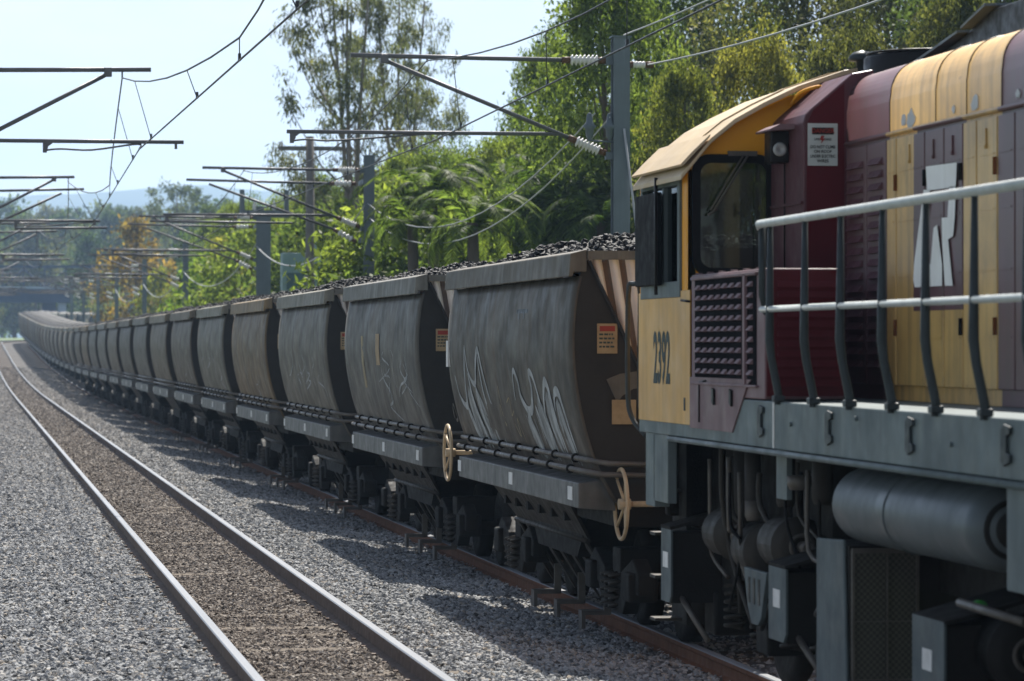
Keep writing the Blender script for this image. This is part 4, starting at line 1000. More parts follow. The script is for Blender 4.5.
for k in range(16):   # conduit and air lines
    y = rr.uniform(18.6, 21.8); x = rr.uniform(4.5, 4.72); z = rr.uniform(1.25, 1.42)
    pts = [(x, y, z), (x, y-.02, rr.uniform(.9, 1.1)), (x+.05, y+rr.uniform(-.4, .4), rr.uniform(.7, .9)), (x+.1, y+rr.uniform(-.5, .5), rr.uniform(.3, .6))]
    m = MB(); m.tube(smooth_pts(pts), rr.choice((.010, .014, .018)), 6); lb(m, 'air_line', rr.choice(('under2', 'pipe', 'under', 'rubber')), und)
m = MB(); m.box(4.5, 4.53, 19.05, 19.3, 1.16, 1.46); lb(m, 'equipment_panel', 'grey_frame', und)
m = MB(); m.prism([(20.15, .72), (19.55, .72), (19.70, .45), (19.78, .40), (19.95, .40), (20.05, .5)], 'x', 4.50, 4.53); br = lb(m, 'brake_hanger', 'box_grey', und, .006)
m = MB()
for yy in (20.0, 19.87, 19.74): m.box(4.497, 4.4995, yy-.025, yy+.025, .52, .67)
lb(m, 'hanger_slot', 'black', br)
m = MB(); m.lathe([(0, .01), (0, .03), (.06, .03), (.06, .01)], (4.56, 15.45, .83), 'y', 12); lb(m, 'green_valve', 'green_valve', und)
m = MB(); m.tube([(4.5, 15.6, .84), (4.6, 14.9, .80)], .022, 8); m.tube([(4.5, 15.2, .38), (4.55, 14.4, .42)], .02, 8); lb(m, 'air_line', 'pipe', und)
def loco_bogie(yc):
    m = MB()
    for s in (-1, 1):
        x = XR+s*.98
        m.prism([(yc-1.9, .62), (yc-1.75, .78), (yc+1.75, .78), (yc+1.9, .62), (yc+1.9, .45), (yc+1.2, .42), (yc+.9, .55), (yc-.9, .55), (yc-1.2, .42), (yc-1.9, .45)], 'x', x-.07, x+.07)
    m.box(XR-.95, XR+.95, yc-.3, yc+.3, .5, .8); bg_ = lb(m, 'bogie', 'under', und, .015)
    for y in (yc-1.5, yc, yc+1.5):
        wm = MB()
        for s in (-1, 1): wm.lathe([(0, .05), (0, .44), (s*.03, .47), (s*.12, .455), (s*.13, .38), (s*.07, .14), (s*.15, .1), (s*.15, .01)], (XR+s*.49, y, RZ+.465), 'x', 28)
        wm.cyl((XR-.9, y, RZ+.465), (XR+.9, y, RZ+.465), .08, 10); lb(wm, 'wheelset', 'under', bg_)
        ax = MB().box(XR-.98-.13, XR-.98+.13, y-.16, y+.16, RZ+.34, RZ+.62)
        lb(ax, 'axle_box', 'under', bg_, .02)
    for y in (yc-1.15, yc-.4, yc+.4, yc+1.15):
        pts = [(4.80+.06*math.cos(t), y+.06*math.sin(t), .22+.30*t/(2*math.pi*6)) for t in np.linspace(0, 2*math.pi*6, 50)]
        m = MB(); m.tube(pts, .015, 5); lb(m, 'coil_spring', 'under2', bg_)
loco_bogie(20.6); loco_bogie(12.6)
m = MB(); m.box(XR-.16, XR+.16, 22.6, 23.75, RZ+.7, RZ+.95); m.box(XR-1.3, XR+1.3, 22.55, 22.62, .9, 1.6); lb(m, 'coupler', 'under', und, .02)
print('loco done')
# ------------------------------------------------------------------ overhead line
def insulator(mb_name, a, b, parent, n=7, r=.075):
    a, b = Vector(a), Vector(b); d = b-a; ln = d.length; m = MB(); pts = []; rs = []
    for k in range(n*4+1):
        t = k/(n*4); pts.append(a+d*t); rs.append((.038, r, r*.85, .04)[k % 4] if k < n*4 else .038)
    m.tube(pts, rs, 14); o = m.build(mb_name, 'porcelain', parent)
    u = d.normalized()
    for p, q in ((a-u*.10, a+u*.01), (b-u*.01, b+u*.10)):
        MB().cyl(p, q, .045, 10).build('insulator_cap', 'porc_cap', o)
    return o
MASTY = [16.5, 45.2, 74.5, 103.0, 139.0, 172.0, 205.0, 235.0, 265.0, 296.0]
NEARW = ['at the frame edge', 'nearest', 'second', 'third', 'fourth', 'fifth', 'sixth', 'seventh', 'eighth', 'ninth']
def stag(i, side): return (.2 if i % 2 else -.2)*side if side > 0 else (-.15 if i % 2 else .25)
def make_mast(i, side):
    """side +1: mast right of the train; -1: mast left of the left line"""
    Y = MASTY[i]; zb = rise(Y); xm = 8.44 if side > 0 else -.55; xt = XR if side > 0 else XL
    rt = empty('overhead_mast', (xm, Y, zb-.3)); near = i <= 4
    d = -side                                      # direction from mast towards its track
    top = 6.35; W = .108
    m = MB(); m.box(-W, W, -W, -W+.018, 0, top); m.box(-W, W, W-.018, W, 0, top); m.box(-.008, .008, -W+.018, W-.018, 0, top)
    post = m.build('mast_post', 'galv', rt)
    MB().box(-W-.02, W+.02, -W-.02, W+.02, top, top+.02).build('mast_cap', 'galv', rt)
    MB().box(-.3, .3, -.3, .3, -.1, .25).build('mast_footing', 'house', rt)
    zt, zr, zs = (6.05, 5.08, 4.80) if side > 0 else (5.83, 4.93, 4.65)
    xe = (4.88 if side > 0 else 2.18+.12*(i % 2))-xm       # outer end of the top tube
    xj = (5.32 if side > 0 else 1.75)-xm                  # strut joint
    xr = (4.05 if side > 0 else 2.72)-xm                  # outer end of the registration tube
    nn = 8 if near else 6
    MB().tube([(d*.78, 0, zt), (xe, 0, zt+.03)], .030, nn).build('top_tube', 'tube_steel', rt)
    insulator('insulator', (d*.30, 0, zt), (d*.68, 0, zt), rt, 7 if near else 4)
    MB().box(min(0, d*.2)-.0, max(0, d*.2), -.05, .05, zt-.06, zt+.06).build('bracket', 'galv', rt)
    p0 = Vector((d*.12, 0, zs)); p1 = Vector((xj, 0, zt-.03)); u = (p1-p0).normalized()
    MB().tube([p0+u*.62, p1], .028, nn).build('strut_tube', 'tube_steel', rt)
    MB().box(xj-.05, xj+.05, -.04, .04, zt-.07, zt+.05).build('tube_clamp', 'tube_steel', rt, .01)
    insulator('insulator', p0+u*.18, p0+u*.52, rt, 7 if near else 4)
    MB().box(min(d*.06, d*.2), max(d*.06, d*.2), -.05, .05, zs-.05, zs+.05).build('bracket', 'galv', rt)
    # where the registration tube leaves the strut
    tt = (zr-p0.z)/(p1.z-p0.z); pj = p0+(p1-p0)*tt if side > 0 else Vector((d*.2, 0, zr))
    if side < 0: insulator('insulator', (d*.25, 0, zr), (d*.58, 0, zr), rt, 5)
    MB().tube([(pj.x if side > 0 else d*.68, 0, zr), (xr, 0, zr)], .026, nn).build('registration_tube', 'tube_steel', rt)
    xc = xt+stag(i, side)-xm; zc = 4.83 if side < 0 else 5.0
    xd = (4.12 if side > 0 else .95)-xm
    m = MB(); m.prism([(xd-.03, zr-.01), (xd+.12, zr-.01), (xd+.04, zr-.07), (xd+.02, zr-.15), (xd-.03, zr-.15)], 'y', -.02, .02); m.build('drop_bracket', 'tube_steel', rt)
    MB().tube(smooth_pts([(xd, 0, zr-.12), (xd+.2, 0, zr-.10), (xd+.6, 0, zr-.11), (xc-.02, 0, zc+.07), (xc, 0, zc+.0)]), .014, 6).build('steady_arm', 'tube_steel', rt)
    xs_ = xt-xm
    MB().tube([(xs_+stag(i, side)*.3-(.32 if side < 0 else 0), 0, zt), (xs_+stag(i, side)*.3-(.32 if side < 0 else 0), 0, 5.75 if side < 0 else 6.0)], .012, 5).build('messenger_clamp', 'tube_steel', rt)
    if near: MB().cyl((xr-d*.1, 0, zr), (xr-d*.1, 0, zr-.09), .02, 6).build('tube_clip', 'tube_steel', rt)
    if side > 0 and i == 1:
        m = MB(); m.tube([(.02, -.15, 5.15), (.26, -.2, 3.2), (.30, -.2, 1.8)], .016, 6); m.build('tie_rod', 'cable', rt)
        for px in (-.42, -.15):
            m = MB(); m.lathe([(0, .015), (.05, .05), (.14, .055), (.18, .09), (.22, .05), (.34, .035), (.36, .01)], (px, -.05, 5.0), 'z', 12); m.build('post_insulator', 'galv', rt)
        MB().tube([(-.45, -.05, 5.0), (0, -.05, 4.97)], .014, 6).build('crossarm', 'galv', rt)
        insulator('insulator', (.16, 0, 6.0), (.34, 0, 6.0), rt, 4, .05)
    if i >= 2:      # overlap span: a second, lower arm
        dy, dz = 1.5, -.22
        MB().box(-.06, .06, 0, dy+.06, zt+dz-.05, zt+dz+.05).build('spreader', 'galv', rt); MB().box(-.06, .06, 0, dy+.06, zs+dz-.05, zs+dz+.05).build('spreader', 'galv', rt)
        MB().tube([(d*.7, dy, zt+dz), (xe+d*.25, dy, zt+dz+.06)], .028, nn).build('top_tube', 'tube_steel', rt)
        MB().tube([(d*.6, dy, zs+dz+.25), (xj+d*.2, dy, zt+dz-.03)], .026, nn).build('strut_tube', 'tube_steel', rt)
        insulator('insulator', (d*.22, dy, zt+dz), (d*.6, dy, zt+dz), rt, 4); insulator('insulator', (d*.2, dy, zs+dz+.03), (d*.52, dy, zs+dz+.2), rt, 4)
        MB().tube([(d*1.5, dy, zr+dz+.1), (xr+d*.2, dy, zr+dz+.13)], .024, nn).build('registration_tube', 'tube_steel', rt)
    who = NEARW[i]
    if side > 0: lab = f'grey steel overhead line mast with cantilever arm right of the train, {who} of its row'
    else: lab = f'overhead wire cantilever reaching in from the left over the empty track, {who} of its row'
    tag(rt, lab, 'mast', 'masts right of the train' if side > 0 else 'masts left of the empty track')
    return rt
for i in range(1, len(MASTY)):
    make_mast(i, 1); make_mast(i, -1)

def catenary(side):
    xt = XR if side > 0 else XL; zc0, zm0 = (4.70, 5.72) if side > 0 else (4.53, 5.45)
    rt = empty('overhead_wire', (xt, 16.5, 4.5))
    tag(rt, 'contact wire hung by droppers from a messenger wire above the '+('coal train' if side > 0 else 'empty left track'), 'overhead wire', 'overhead wires')
    off = (xt, 16.5, 4.5); cp = []; mpn = []; drops = []
    for i in range(len(MASTY)-1):
        a, b = MASTY[i], MASTY[i+1]; xa, xb = xt+stag(i, side), xt+stag(i+1, side)
        for k in range(12):
            t = k/12; y = a+(b-a)*t; x = xa+(xb-xa)*t; z = zc0+rise(y)
            cp.append((x, y, z)); xm_ = x+abs(1-2*t)*(xt+(x-xt)*.3-(.32 if side < 0 else 0)-x); sag = (.52 if side > 0 else .72)*4*t*(1-t); zm = zm0-sag+rise(y); mpn.append((xm_, y, zm))
            if k in (1, 4, 6, 8, 11): drops.append(((xm_, y, zm), (x, y, z)))
    r = .0095
    MB().tube(cp, r, 6).build('contact_wire', 'wire', rt, 0, off); MB().tube(mpn, r, 6).build('messenger_wire', 'wire', rt, 0, off)
    for a, b in drops[:30]:
        MB().tube([a, b], .005, 4).build('dropper', 'wire', rt, 0, off)
    for a, b in drops[:14]:
        MB().box(b[0]-.012, b[0]+.012, b[1]-.03, b[1]+.03, b[2]-.005, b[2]+.06).build('dropper_clip', 'wire', rt, 0, off)
catenary(1); catenary(-1)
def cable(pts, sag, r, mat, label, ends=True):
    P = []
    for (a, b) in zip(pts, pts[1:]):
        for k in range(16):
            t = k/16; P.append((a[0]+(b[0]-a[0])*t, a[1]+(b[1]-a[1])*t, a[2]+(b[2]-a[2])*t-sag*4*t*(1-t)))
    P.append(pts[-1]); m = MB(); m.tube(P, r, 6)
    o = m.build('feeder_cable', mat, None, 0, pts[0]); o.location = pts[0]
    tag(o, label, 'cable', 'feeder cables along the masts')
cable([(8.80, 45.2, 5.70), (8.90, 16.5, 5.75)], .32, .012, 'cable', 'pale feeder cable rising to the right from the nearest mast above the cab roof')
cable([(8.45, 45.0, 6.07), (8.5, 16.5, 6.6)], .25, .010, 'cable', 'pale cable leaving the very top of the nearest mast towards the upper right')
cable([(8.08, 45.1, 5.05), (8.40, 74.5, 5.05)], .95, .010, 'cable', 'pale cable sagging between the nearest and the second mast, upper of two')
cable([(8.28, 45.1, 5.0), (8.42, 74.5, 4.75)], 1.05, .010, 'cable', 'pale cable sagging between the nearest and the second mast, lower of two')
for i, (a, b) in enumerate(zip(MASTY[2:6], MASTY[3:7])):
    cable([(8.35, a, 5.0+rise(a)), (8.35, b, 4.9+rise(b))], .9, .016, 'cable', f'pale cable sagging between the {NEARW[i+2]} and {NEARW[i+3]} masts right of the train')

# timber pole, frame mast, cabinet
TH, CA, SA = math.radians(8.803), math.cos(math.radians(8.803)), math.sin(math.radians(8.803))
def spot(px, depth):   # where a thing stands, from its bearing and its distance
    t = (px-512)/3500; a = math.atan(t)+TH; dd = depth/math.cos(math.atan(t)); return dd*math.sin(a), dd*math.cos(a)
rt = empty('timber_pole', (*spot(310, 99), 0)); m = MB(); m.tube([(0, 0, -.3), (0, 0, 7.9)], [.15, .115], 12); m.build('pole_shaft', 'timber', rt)
m = MB(); m.box(-.9, .9, -.06, .06, 7.5, 7.62); m.build('crossarm', 'timber', rt)
for x in (-.8, .8): MB().lathe([(0, .03), (.06, .05), (.1, .03), (.16, .01)], (x, 0, 7.62), 'z', 10).build('pin_insulator', 'porcelain', rt)
tag(rt, 'plain weathered timber pole standing behind the masts right of the train', 'pole')
rt = empty('switch_mast', (8.9, 107, 0))
m = MB(); m.box(-.19, .19, -.1, .1, 0, 5.9); m.build('mast_post', 'galv', rt)
m = MB(); m.box(-.75, .75, -.12, .12, 5.9, 6.12); m.build('platform', 'galv', rt)
for x in (-.68, .68): MB().box(x-.07, x+.07, -.08, .08, 6.12, 6.75).build('frame_arm', 'galv', rt)
for x in (-.3, .3): MB().lathe([(0, .03), (.05, .07), (.1, .04), (.15, .07), (.2, .04), (.3, .02)], (x, 0, 6.12), 'z', 10).build('post_insulator', 'porcelain', rt)
tag(rt, 'broad mast with an open square frame on top, beside the train', 'mast')
rt = empty('transformer_cabinet', (9.75, 104.5, 3.6)); m = MB(); m.prism([(-.55, 0), (.45, 0), (.62, .8), (.62, 1.15), (-.55, 1.15)], 'y', -.35, .35); m.build('cabinet_body', 'teal_box', rt, .03)
MB().box(-.42, .38, -.37, -.352, 0.05, .55).build('cabinet_door', 'teal_dark', rt); MB().box(.35, .5, -.08, .08, 1.15, 1.5).build('bushing', 'teal_box', rt)
MB().box(-.1, .1, -.1, .1, -4.1, 0).build('cabinet_leg', 'galv', rt)
tag(rt, 'pale teal equipment cabinet on a post beside the timber pole', 'cabinet')

# ------------------------------------------------------------------ vegetation
def leaf_cloud(rng, centres, radii, per, ln, wd, droop=.3):
    C = np.repeat(np.asarray(centres), per, axis=0); Rr = np.repeat(np.asarray(radii), per)
    n = len(C); d = rng.normal(size=(n, 3)); d /= np.linalg.norm(d, axis=1)[:, None]; r = rng.random(n)**.45
    p = C+d*(Rr*r)[:, None]*np.array([1, 1, .8])
    ax = rng.normal(size=(n, 3)); ax[:, 2] -= droop*2; ax /= np.linalg.norm(ax, axis=1)[:, None]
    q = rng.normal(size=(n, 3)); sdv = np.cross(ax, q); sdv /= np.linalg.norm(sdv, axis=1)[:, None]
    k_ = rng.uniform(.5, 1.5, n)[:, None]; l = ln*k_*rng.uniform(.8, 1.2, n)[:, None]; w_ = wd*k_*rng.uniform(.7, 1.3, n)[:, None]
    V = np.stack([p, p+ax*l*.45+sdv*w_*.5, p+ax*l, p+ax*l*.45-sdv*w_*.5], axis=1)
    return V.reshape(-1, 3), np.arange(n*4, dtype=np.int32).reshape(-1, 4)
def tree_proto(kind, seed):
    """returns (crown mesh, trunk mesh) at local origin; kinds differ in habit"""
    rng = np.random.default_rng(seed); rn = random.Random(seed)
    K = dict(dense=dict(h=11, cw=4.2, c0=.10, nc=330, per=150, cr=(.45, .95), ln=.135, wd=.060, tr=.26),
             broad=dict(h=9, cw=3.6, c0=.08, nc=240, per=140, cr=(.4, .85), ln=.15, wd=.062, tr=.22),
             bush=dict(h=4.6, cw=2.3, c0=.02, nc=110, per=90, cr=(.3, .6), ln=.17, wd=.06, tr=.12),
             gum=dict(h=14, cw=2.9, c0=.36, nc=230, per=85, cr=(.25, .62), ln=.17, wd=.042, tr=.20),
             fara=dict(h=11, cw=4.0, c0=.12, nc=120, per=34, cr=(.6, 1.3), ln=.42, wd=.24, tr=.25),
             farb=dict(h=13, cw=3.0, c0=.25, nc=80, per=34, cr=(.5, 1.1), ln=.40, wd=.2, tr=.22),
             umb=dict(h=15, cw=4.2, c0=.62, nc=60, per=40, cr=(.5, 1.0), ln=.40, wd=.2, tr=.24))[kind]
    h, cw = K['h'], K['cw']; cen = []; rad = []
    lobes = [(rn.uniform(-.5, .5)*cw, rn.uniform(-.5, .5)*cw, h*rn.uniform(K['c0']+.15, .9), rn.uniform(.35, .6)) for _ in range(9 if kind != 'gum' else 11)]
    tries = 0
    while len(cen) < K['nc'] and tries < 9000:
        tries += 1
        t = rn.uniform(K['c0'], 1.0); z = h*t
        prof = {'gum': .55+.45*math.sin(math.pi*min(1, (t-K['c0'])/(1-K['c0'])*.9+.12)), 'umb': .5+.5*math.sin(math.pi*(t-.6)/.4)}.get(kind, math.sin(math.pi*min(1, (t-K['c0'])/(1-K['c0'])*.72+.24))**.8)
        a = rn.uniform(0, 2*math.pi); rr = cw*prof*(rn.random()**.42)
        x, y = rr*math.cos(a), rr*math.sin(a)
        f = noise.noise(Vector((x*.45, y*.45, z*.38+seed*3.1)))
        if kind in ('gum', 'umb', 'farb'):
            if f < (-.02 if kind == 'gum' else -.02): continue
        elif f < -.22: continue
        cen.append((x, y, z)); rad.append(rn.uniform(*K['cr']))
    Vv, Fv = leaf_cloud(rng, cen, rad, K['per'], K['ln'], K['wd'], .9 if kind in ('gum', 'farb') else .12)
    crown = np_mesh('crown', Vv, Fv, 'leaf')
    m = MB(); lean = rn.uniform(-.04, .04)
    nt_ = 3 if kind == 'gum' else 1
    for q in range(nt_):
        ox = (q-1)*.5 if nt_ > 1 else 0; sp_ = (q-1)*.09 if nt_ > 1 else lean
        pts = [(ox*.6+sp_*h*t+.12*math.sin(5*t+q), .15*math.sin(4*t+1.3*q), h*t*.93) for t in np.linspace(0, 1, 9)]
        m.tube([(a, b, c-.3 if k == 0 else c) for k, (a, b, c) in enumerate(pts)], [K['tr']*(1-.85*t)/(1.5 if nt_ > 1 else 1)+.015 for t in np.linspace(0, 1, 9)], 8)
        for k in range(9 if kind == 'gum' else 10):
            c = rn.choice(cen); t = max(.12, min(.85, c[2]/h*.78)); i = t*8; j = int(i); p = Vector(pts[j]).lerp(Vector(pts[min(8, j+1)]), i-j)
            e = Vector(c); mid = p.lerp(e, .5)+Vector((0, 0, -.12*(e-p).length)); r0 = K['tr']*(1-.85*t)*.5/(1.5 if nt_ > 1 else 1)+.012
            m.tube([p, mid, e], [r0, r0*.6, .012], 5)
    trunk = m.build('trunk', 'gumbark' if kind in ('gum', 'farb', 'umb') else 'bark'); tm = trunk.data; bpy.data.objects.remove(trunk)
    return crown, tm
PT = {}
for k, seeds in dict(dense=(1, 2), broad=(3, 4), bush=(5, 6), gum=(7,), fara=(9, 10), farb=(11,), umb=(13,)).items(): PT[k] = [tree_proto(k, s) for s in seeds]
def plant(name, kind, x, y, z, s, col, label, group=None, var=0, rz=0, cat='tree', sz=None):
    rt = empty(name, (x, y, z), rz); cm, tm = PT[kind][var % len(PT[kind])]
    for nm, me in (('crown', cm), ('trunk', tm)):
        o = bpy.data.objects.new(nm, me); COL.objects.link(o); o.parent = rt; o.color = tuple(col)+(1,); o.scale = (s, s, sz or s)
    tag(rt, label, cat, group); return rt
DG, MG, BG, YG, OLV = (.066, .092, .040), (.110, .150, .050), (.155, .195, .058), (.175, .172, .060), (.100, .104, .054)
def put(name, kind, px, depth, topy, col, label, group=None, var=0, cat='tree', wide=1.0, z=None):
    """topy: image row the crown reaches, giving the tree its height"""
    x, y = spot(px, depth); zb = (cross(min(max(x, -60), 60))+rise(y)) if z is None else z
    H = {'dense': 11, 'broad': 9, 'bush': 4.6, 'gum': 14, 'fara': 11, 'farb': 13, 'umb': 15}[kind]
    ht = (344-topy)*depth/3500+CAM_H-zb; sz = ht/H
    return plant(name, kind, x, y, zb, sz*wide, col, label, group, var, random.uniform(0, 6.3), cat, sz)
# behind the locomotive and nearest mast
put('leafy_tree', 'broad', 606, 66, -25, MG, 'bright green broadleaf tree behind the nearest mast', 'trees right of the train', 0, wide=.62)
put('leafy_tree', 'dense', 705, 84, -60, DG, 'tall dark tree right of the nearest mast', 'trees right of the train', 0, wide=.8)
put('leafy_tree', 'dense', 640, 98, -70, DG, 'very tall dark tree rising directly behind the nearest mast', 'trees right of the train', 1, wide=.72)
put('leafy_tree', 'dense', 800, 80, -70, OLV, 'tall olive tree above the cab roof', 'trees right of the train', 1, wide=.85)
put('leafy_tree', 'dense', 905, 76, -80, OLV, 'tall olive tree above the maroon shoulder of the locomotive', 'trees right of the train', 0, wide=.85)
put('leafy_tree', 'dense', 1010, 72, -90, DG, 'tall dark tree above the right end of the locomotive', 'trees right of the train', 1, wide=.9)
put('leafy_tree', 'dense', 1095, 74, -90, DG, 'dark tree at the right edge of the picture', 'trees right of the train', 0, wide=.9)
put('leafy_tree', 'broad', 756, 64, 34, YG, 'yellow-green tree in front of the dark trees, left of the cab roof', 'trees right of the train', 1, wide=.50)
put('leafy_tree', 'broad', 684, 62, 72, (.115, .13, .044), 'yellow-green bushy tree between the mast and the cab', 'trees right of the train', 0, wide=.50)
put('leafy_tree', 'broad', 850, 60, 30, (.092, .098, .046), 'olive yellow tree behind the hood roof fan', 'trees right of the train', 1, wide=.55)
put('leafy_tree', 'broad', 960, 60, -5, (.085, .092, .045), 'olive tree behind the roof hatch of the locomotive', 'trees right of the train', 0, wide=.55)
put('leafy_tree', 'broad', 545, 92, 40, MG, 'green tree left of the nearest mast, behind the palms', 'trees right of the train', 1, wide=.42)
# tall gums behind the second mast
put('gum_tree', 'gum', 352, 112, -60, (.092, .102, .078), 'tall open gum tree with bare stems against the sky', 'gum trees', 0, wide=.86)
put('gum_tree', 'gum', 402, 118, -25, (.092, .102, .078), 'slightly lower gum tree at the right of the pair against the sky', 'gum trees', 0, wide=.72)
# mid bushes
B = [('bush', 395, 84, 205, MG, 'green shrub right of the second mast'), ('bush', 440, 80, 195, BG, 'bright green shrub under the palms, left one'), ('bush', 500, 76, 205, MG, 'green shrub under the middle palm'),
     ('bush', 560, 72, 210, DG, 'dark green shrub left of the nearest mast foot'), ('bush', 640, 66, 190, DG, 'dark shrub right of the nearest mast foot'), ('broad', 470, 96, 150, MG, 'leafy green tree behind the palms'),
     ('broad', 405, 104, 158, BG, 'fresh green tree below the gum trees'), ('broad', 345, 128, 185, DG, 'dark green tree under the gum trunks'), ('bush', 345, 110, 225, BG, 'light green shrub left of the second mast'),
     ('broad', 285, 150, 196, BG, 'bright green leafy tree beside the framed mast'), ('broad', 236, 165, 205, BG, 'sunny green tree left of the framed mast'), ('bush', 212, 150, 262, (.10, .16, .03), 'bright light-green bush above the fifth wagon'), ('bush', 300, 120, 240, YG, 'yellow-green shrub behind the cabinet'),
     ('broad', 250, 185, 200, MG, 'mid green tree farther back behind the framed mast'), ('bush', 320, 140, 200, (.12, .14, .04), 'pale shrub between framed mast and second mast'), ('broad', 320, 140, 175, MG, 'green tree between the timber pole and the second mast')]
for k, (kd, px, dp, ty, col, lab) in enumerate(B):
    put('leafy_shrub' if kd == 'bush' else 'leafy_tree', kd, px, dp, ty, col, lab, 'greenery beside the line', k, 'shrub' if kd == 'bush' else 'tree', wide=.95 if kd == 'bush' else .62)
for q, (kd, px, dp, ty, col, lab) in enumerate([('broad', 440, 92, 150, MG, 'leafy tree directly behind the left palms'), ('broad', 500, 88, 142, BG, 'light green tree behind the tallest palm'), ('broad', 560, 84, 120, MG, 'leafy tree behind the drooping palm'), ('broad', 598, 80, 110, DG, 'dark tree close behind the nearest mast'),
        ('bush', 415, 78, 190, BG, 'shrub filling the gap right of the second mast'), ('bush', 462, 74, 188, MG, 'shrub filling the gap under the left palms'), ('bush', 530, 72, 180, MG, 'shrub filling the gap under the tallest palm'), ('bush', 585, 70, 178, DG, 'dark shrub beside the nearest mast, lower left'), ('bush', 625, 64, 176, DG, 'dark shrub behind the mast and the cab window'),
        ('broad', 372, 118, 178, MG, 'leafy tree right behind the second mast'), ('bush', 268, 132, 225, BG, 'bright bush just behind the framed mast'), ('bush', 238, 140, 245, YG, 'yellow-green bush above the fourth and fifth wagons'), ('bush', 330, 112, 212, MG, 'shrub between the timber pole and the second mast'), ('broad', 212, 200, 222, MG, 'mid green tree left of the sunny green one')]):
    put('leafy_shrub' if kd == 'bush' else 'leafy_tree', kd, px, dp, ty, col, lab, 'greenery beside the line', q+1, 'shrub' if kd == 'bush' else 'tree', wide=1.05 if kd == 'bush' else .7)
# palms with arching fronds
def frond_mesh(seed):
    rn = random.Random(seed); m = MB(); pts = []; n = 15; ln = 2.3
    for k in range(n+1):
        t = k/n; pts.append(Vector((ln*(t-.12*t*t), .1*math.sin(2*t+seed), .95*math.sin(t*1.7)-1.35*t*t*t-.15*t)))
    m.tube(pts, [.022*(1-.8*k/n) for k in range(n+1)], 4)
    for k in range(1, n*4):
        t = k/(n*4); i = t*n; j = min(n-1, int(i)); p = pts[j].lerp(pts[j+1], i-j); d = (pts[j+1]-pts[j]).normalized()
        for s in (-1, 1):
            l = .50*math.sin(math.pi*(.12+.84*t))**.7*rn.uniform(.85, 1.1); sd_ = Vector((0, s, 0)); e = p+sd_*l*.72+d*l*.55+Vector((0, 0, -l*rn.uniform(.15, .55))); mid = p.lerp(e, .5)+Vector((0, 0, .07*l)); wv = d*.016
            m.add([p-wv, p+wv, mid+wv*1.3, e, mid-wv*1.3], [(0, 1, 2, 3, 4)])
    o = m.build('frond', 'leaf'); me = o.data; bpy.data.objects.remove(o); return me
FR = [frond_mesh(s) for s in (1, 2, 3)]
def palm(px, depth, topy, label, nf=15, col=(.075, .115, .036), s=.68):
    x, y = spot(px, depth); zb = cross(x)+rise(y); th = (344-topy)*depth/3500+CAM_H-zb-1.0*s; rt = empty('palm_tree', (x, y, zb)); rn = random.Random(int(px))
    m = MB(); m.tube([(0, 0, -.3), (.1, 0, th*.5), (.05, .05, th)], [.16, .12, .10], 8); m.build('trunk', 'bark', rt)
    nf = nf+7
    for k in range(nf):
        o = bpy.data.objects.new('frond', FR[k % 3]); COL.objects.link(o); o.parent = rt; o.location = (.05, .05, th-.05); a = 2*math.pi*k/nf*2.4+rn.uniform(-.2, .2)
        o.rotation_euler = (rn.uniform(-.15, .15), rn.uniform(-.55, .75), a); o.scale = (s*rn.uniform(.85, 1.15),)*3; v = rn.uniform(.75, 1.25); o.color = (col[0]*v, col[1]*v, col[2]*v, 1)
    tag(rt, label, 'palm', 'palms beside the line')
palm(430, 70, 166, 'feathery palm right of the second mast', 17, (.085, .125, .04))
palm(492, 74, 156, 'tallest feathery palm, midway between the two nearest masts', 18)
palm(555, 64, 165, 'palm with drooping fronds just left of the nearest mast', 18, (.06, .098, .032))
palm(470, 62, 190, 'low palm above the coal of the nearest wagon', 14, (.095, .135, .045), .58)
palm(600, 62, 185, 'low palm partly hidden by the nearest mast', 15, (.06, .095, .034), .6)
palm(525, 70, 175, 'young palm between the tallest palm and the nearest mast', 14, (.08, .12, .04), .55)
palm(410, 68, 195, 'young palm low right of the second mast', 13, (.09, .13, .042), .5)
palm(395, 80, 165, 'palm close beside the second mast', 15, (.075, .115, .036), .6)

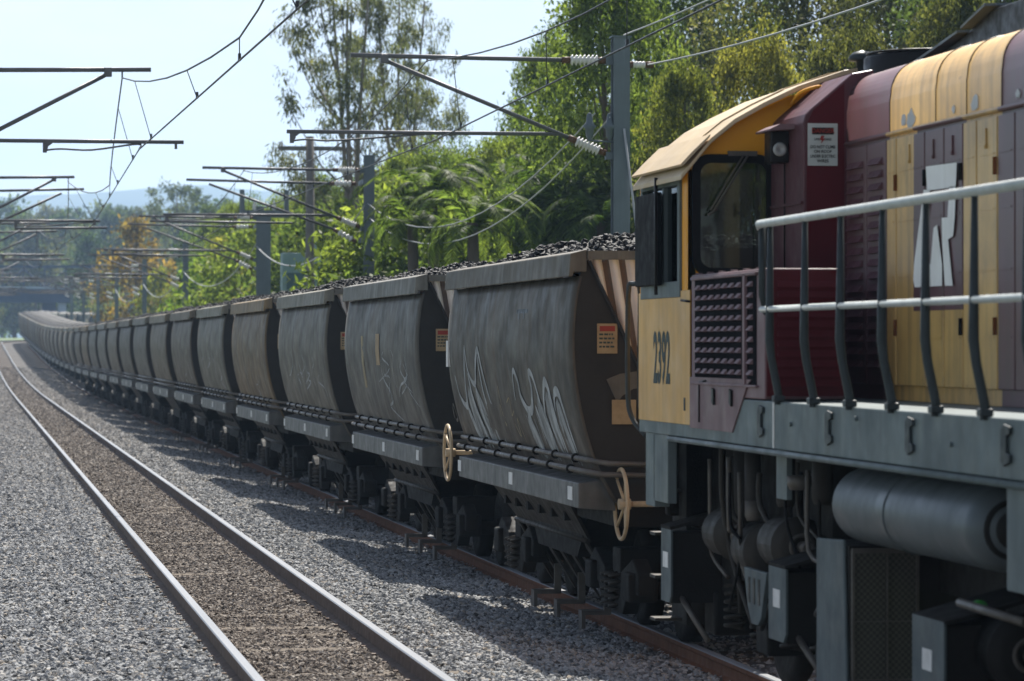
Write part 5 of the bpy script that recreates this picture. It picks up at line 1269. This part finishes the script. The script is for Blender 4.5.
# distant trees
rn = random.Random(21)
FARL = [('fara', 135, 262, 215, (.185, .125, .040), 'orange-tinged tree above the middle of the train', 0), ('fara', 160, 235, 268, (.19, .20, .035), 'yellow-green tree low above the train, right of the orange tree', 1), ('fara', 108, 380, 268, (.20, .21, .04), 'yellow-green tree beside the bridge pier', 0),
        ('umb', 178, 420, 178, (.07, .085, .05), 'tall gum with a flat umbrella crown above the far trees', 0), ('farb', 205, 330, 200, (.06, .085, .04), 'grey-green tree right of the umbrella gum', 0),
        ('fara', 90, 430, 232, (.035, .06, .03), 'dark tree behind the orange tree', 1), ('fara', 190, 290, 235, (.05, .085, .032), 'dark green tree between the orange tree and the bright bush', 1)]
for kd, px, dp, ty, col, lab, v in FARL: put('distant_tree', kd, px, dp, ty+4, col, lab, 'trees in the distance', v, wide=.85)
k = 0
for dp, row in ((470, [(-6, 262), (84, 218), (118, 225), (152, 212), (228, 208), (262, 214)]), (540, [(-8, 214), (14, 208), (38, 212), (62, 204), (88, 208), (112, 206), (140, 200), (166, 203), (196, 204), (222, 200), (250, 206), (280, 202), (310, 205)]), (720, [(2, 200), (28, 204), (52, 199), (76, 203), (100, 198), (126, 202), (150, 200), (180, 198), (208, 201), (236, 199), (266, 202)])):
    dn = {470: 'front', 540: 'middle', 720: 'back'}[dp]
    for q, (px, ty) in enumerate(row):
        g_ = rn.uniform(.8, 1.2); col = rn.choice([(.055, .08, .04), (.07, .085, .045), (.045, .07, .036), (.085, .09, .042)])
        put('distant_tree', rn.choice(['fara', 'fara', 'farb']), px+rn.uniform(-5, 5), dp*rn.uniform(.95, 1.05), ty+rn.uniform(4, 14), tuple(c*g_ for c in col), f'hazy grey-green tree, {ORD[q]} from the left in the {dn} row of distant trees', 'trees in the distance', k, wide=rn.uniform(.8, 1.05)); k += 1
# undergrowth low on the far side of the cutting
rng = np.random.default_rng(5); cen = []
for _ in range(900):
    y = 40+rng.random()**1.6*260; x = 10.6+rng.random()*7+ (0 if y < 200 else 2); cen.append((x, y, cross(x)+rise(y)+.3+1.6*rng.random()))
Vv, Fv = leaf_cloud(rng, cen, [.8]*len(cen), 60, .26, .10, .2)
ug = bpy.data.objects.new('undergrowth', np_mesh('undergrowth', Vv, Fv, 'leaf')); COL.objects.link(ug); ug.color = (.065, .10, .03, 1); tag(ug, 'low green undergrowth along the far side of the train', 'undergrowth', kind='stuff')
cen = [(rng.uniform(-60, 20), rng.uniform(575, 620), 4.0+rng.random()*2.2) for _ in range(420)]
Vv, Fv = leaf_cloud(rng, cen, [1.6]*len(cen), 30, .7, .4, .2)
ug = bpy.data.objects.new('far_scrub', np_mesh('far_scrub', Vv, Fv, 'leaf')); COL.objects.link(ug); ug.color = (.05, .075, .032, 1); tag(ug, 'dark scrub beyond the bridge at the far left', 'scrub', kind='stuff')

# ------------------------------------------------------------------ overbridge and far buildings
x0, y0 = spot(62, 405); rt = empty('overbridge', (x0, y0, rise(405)))
tag(rt, 'blue steel truss bridge on a pale pier at the far end of the line', 'bridge')
MB().box(-.46, .46, -.8, .8, -.5, 4.1).build('pier', 'pier', rt, .05); MB().box(-2.3, -.7, -.6, .6, -.5, 4.1).build('pier', 'bridge', rt)
MB().box(-32, -18, -.7, .7, -.5, 4.1).build('pier', 'pier', rt)
MB().box(-60, .9, -1.4, 1.4, 4.1, 5.7).build('deck_girder', 'bridge', rt); MB().box(-60, 1.4, -1.5, -1.4, 5.7, 5.95).build('deck_edge', 'pier', rt)
MB().box(-60, 4.4, -1.45, -1.2, 8.1, 8.4).build('top_chord', 'bridge', rt)
for k in range(16):
    xx = .4-k*2.4; MB().box(xx-.1, xx+.1, -1.4, -1.25, 5.7, 8.1).build('truss_post', 'bridge', rt)
    MB().tube([(xx, -1.32, 5.8), (xx-2.4, -1.32, 8.0)] if k % 2 else [(xx, -1.32, 8.0), (xx-2.4, -1.32, 5.8)], .09, 5).build('truss_diagonal', 'bridge', rt)
MB().box(4.0, 4.3, -1.45, -1.2, -.5, 8.4).build('end_post', 'bridge', rt)
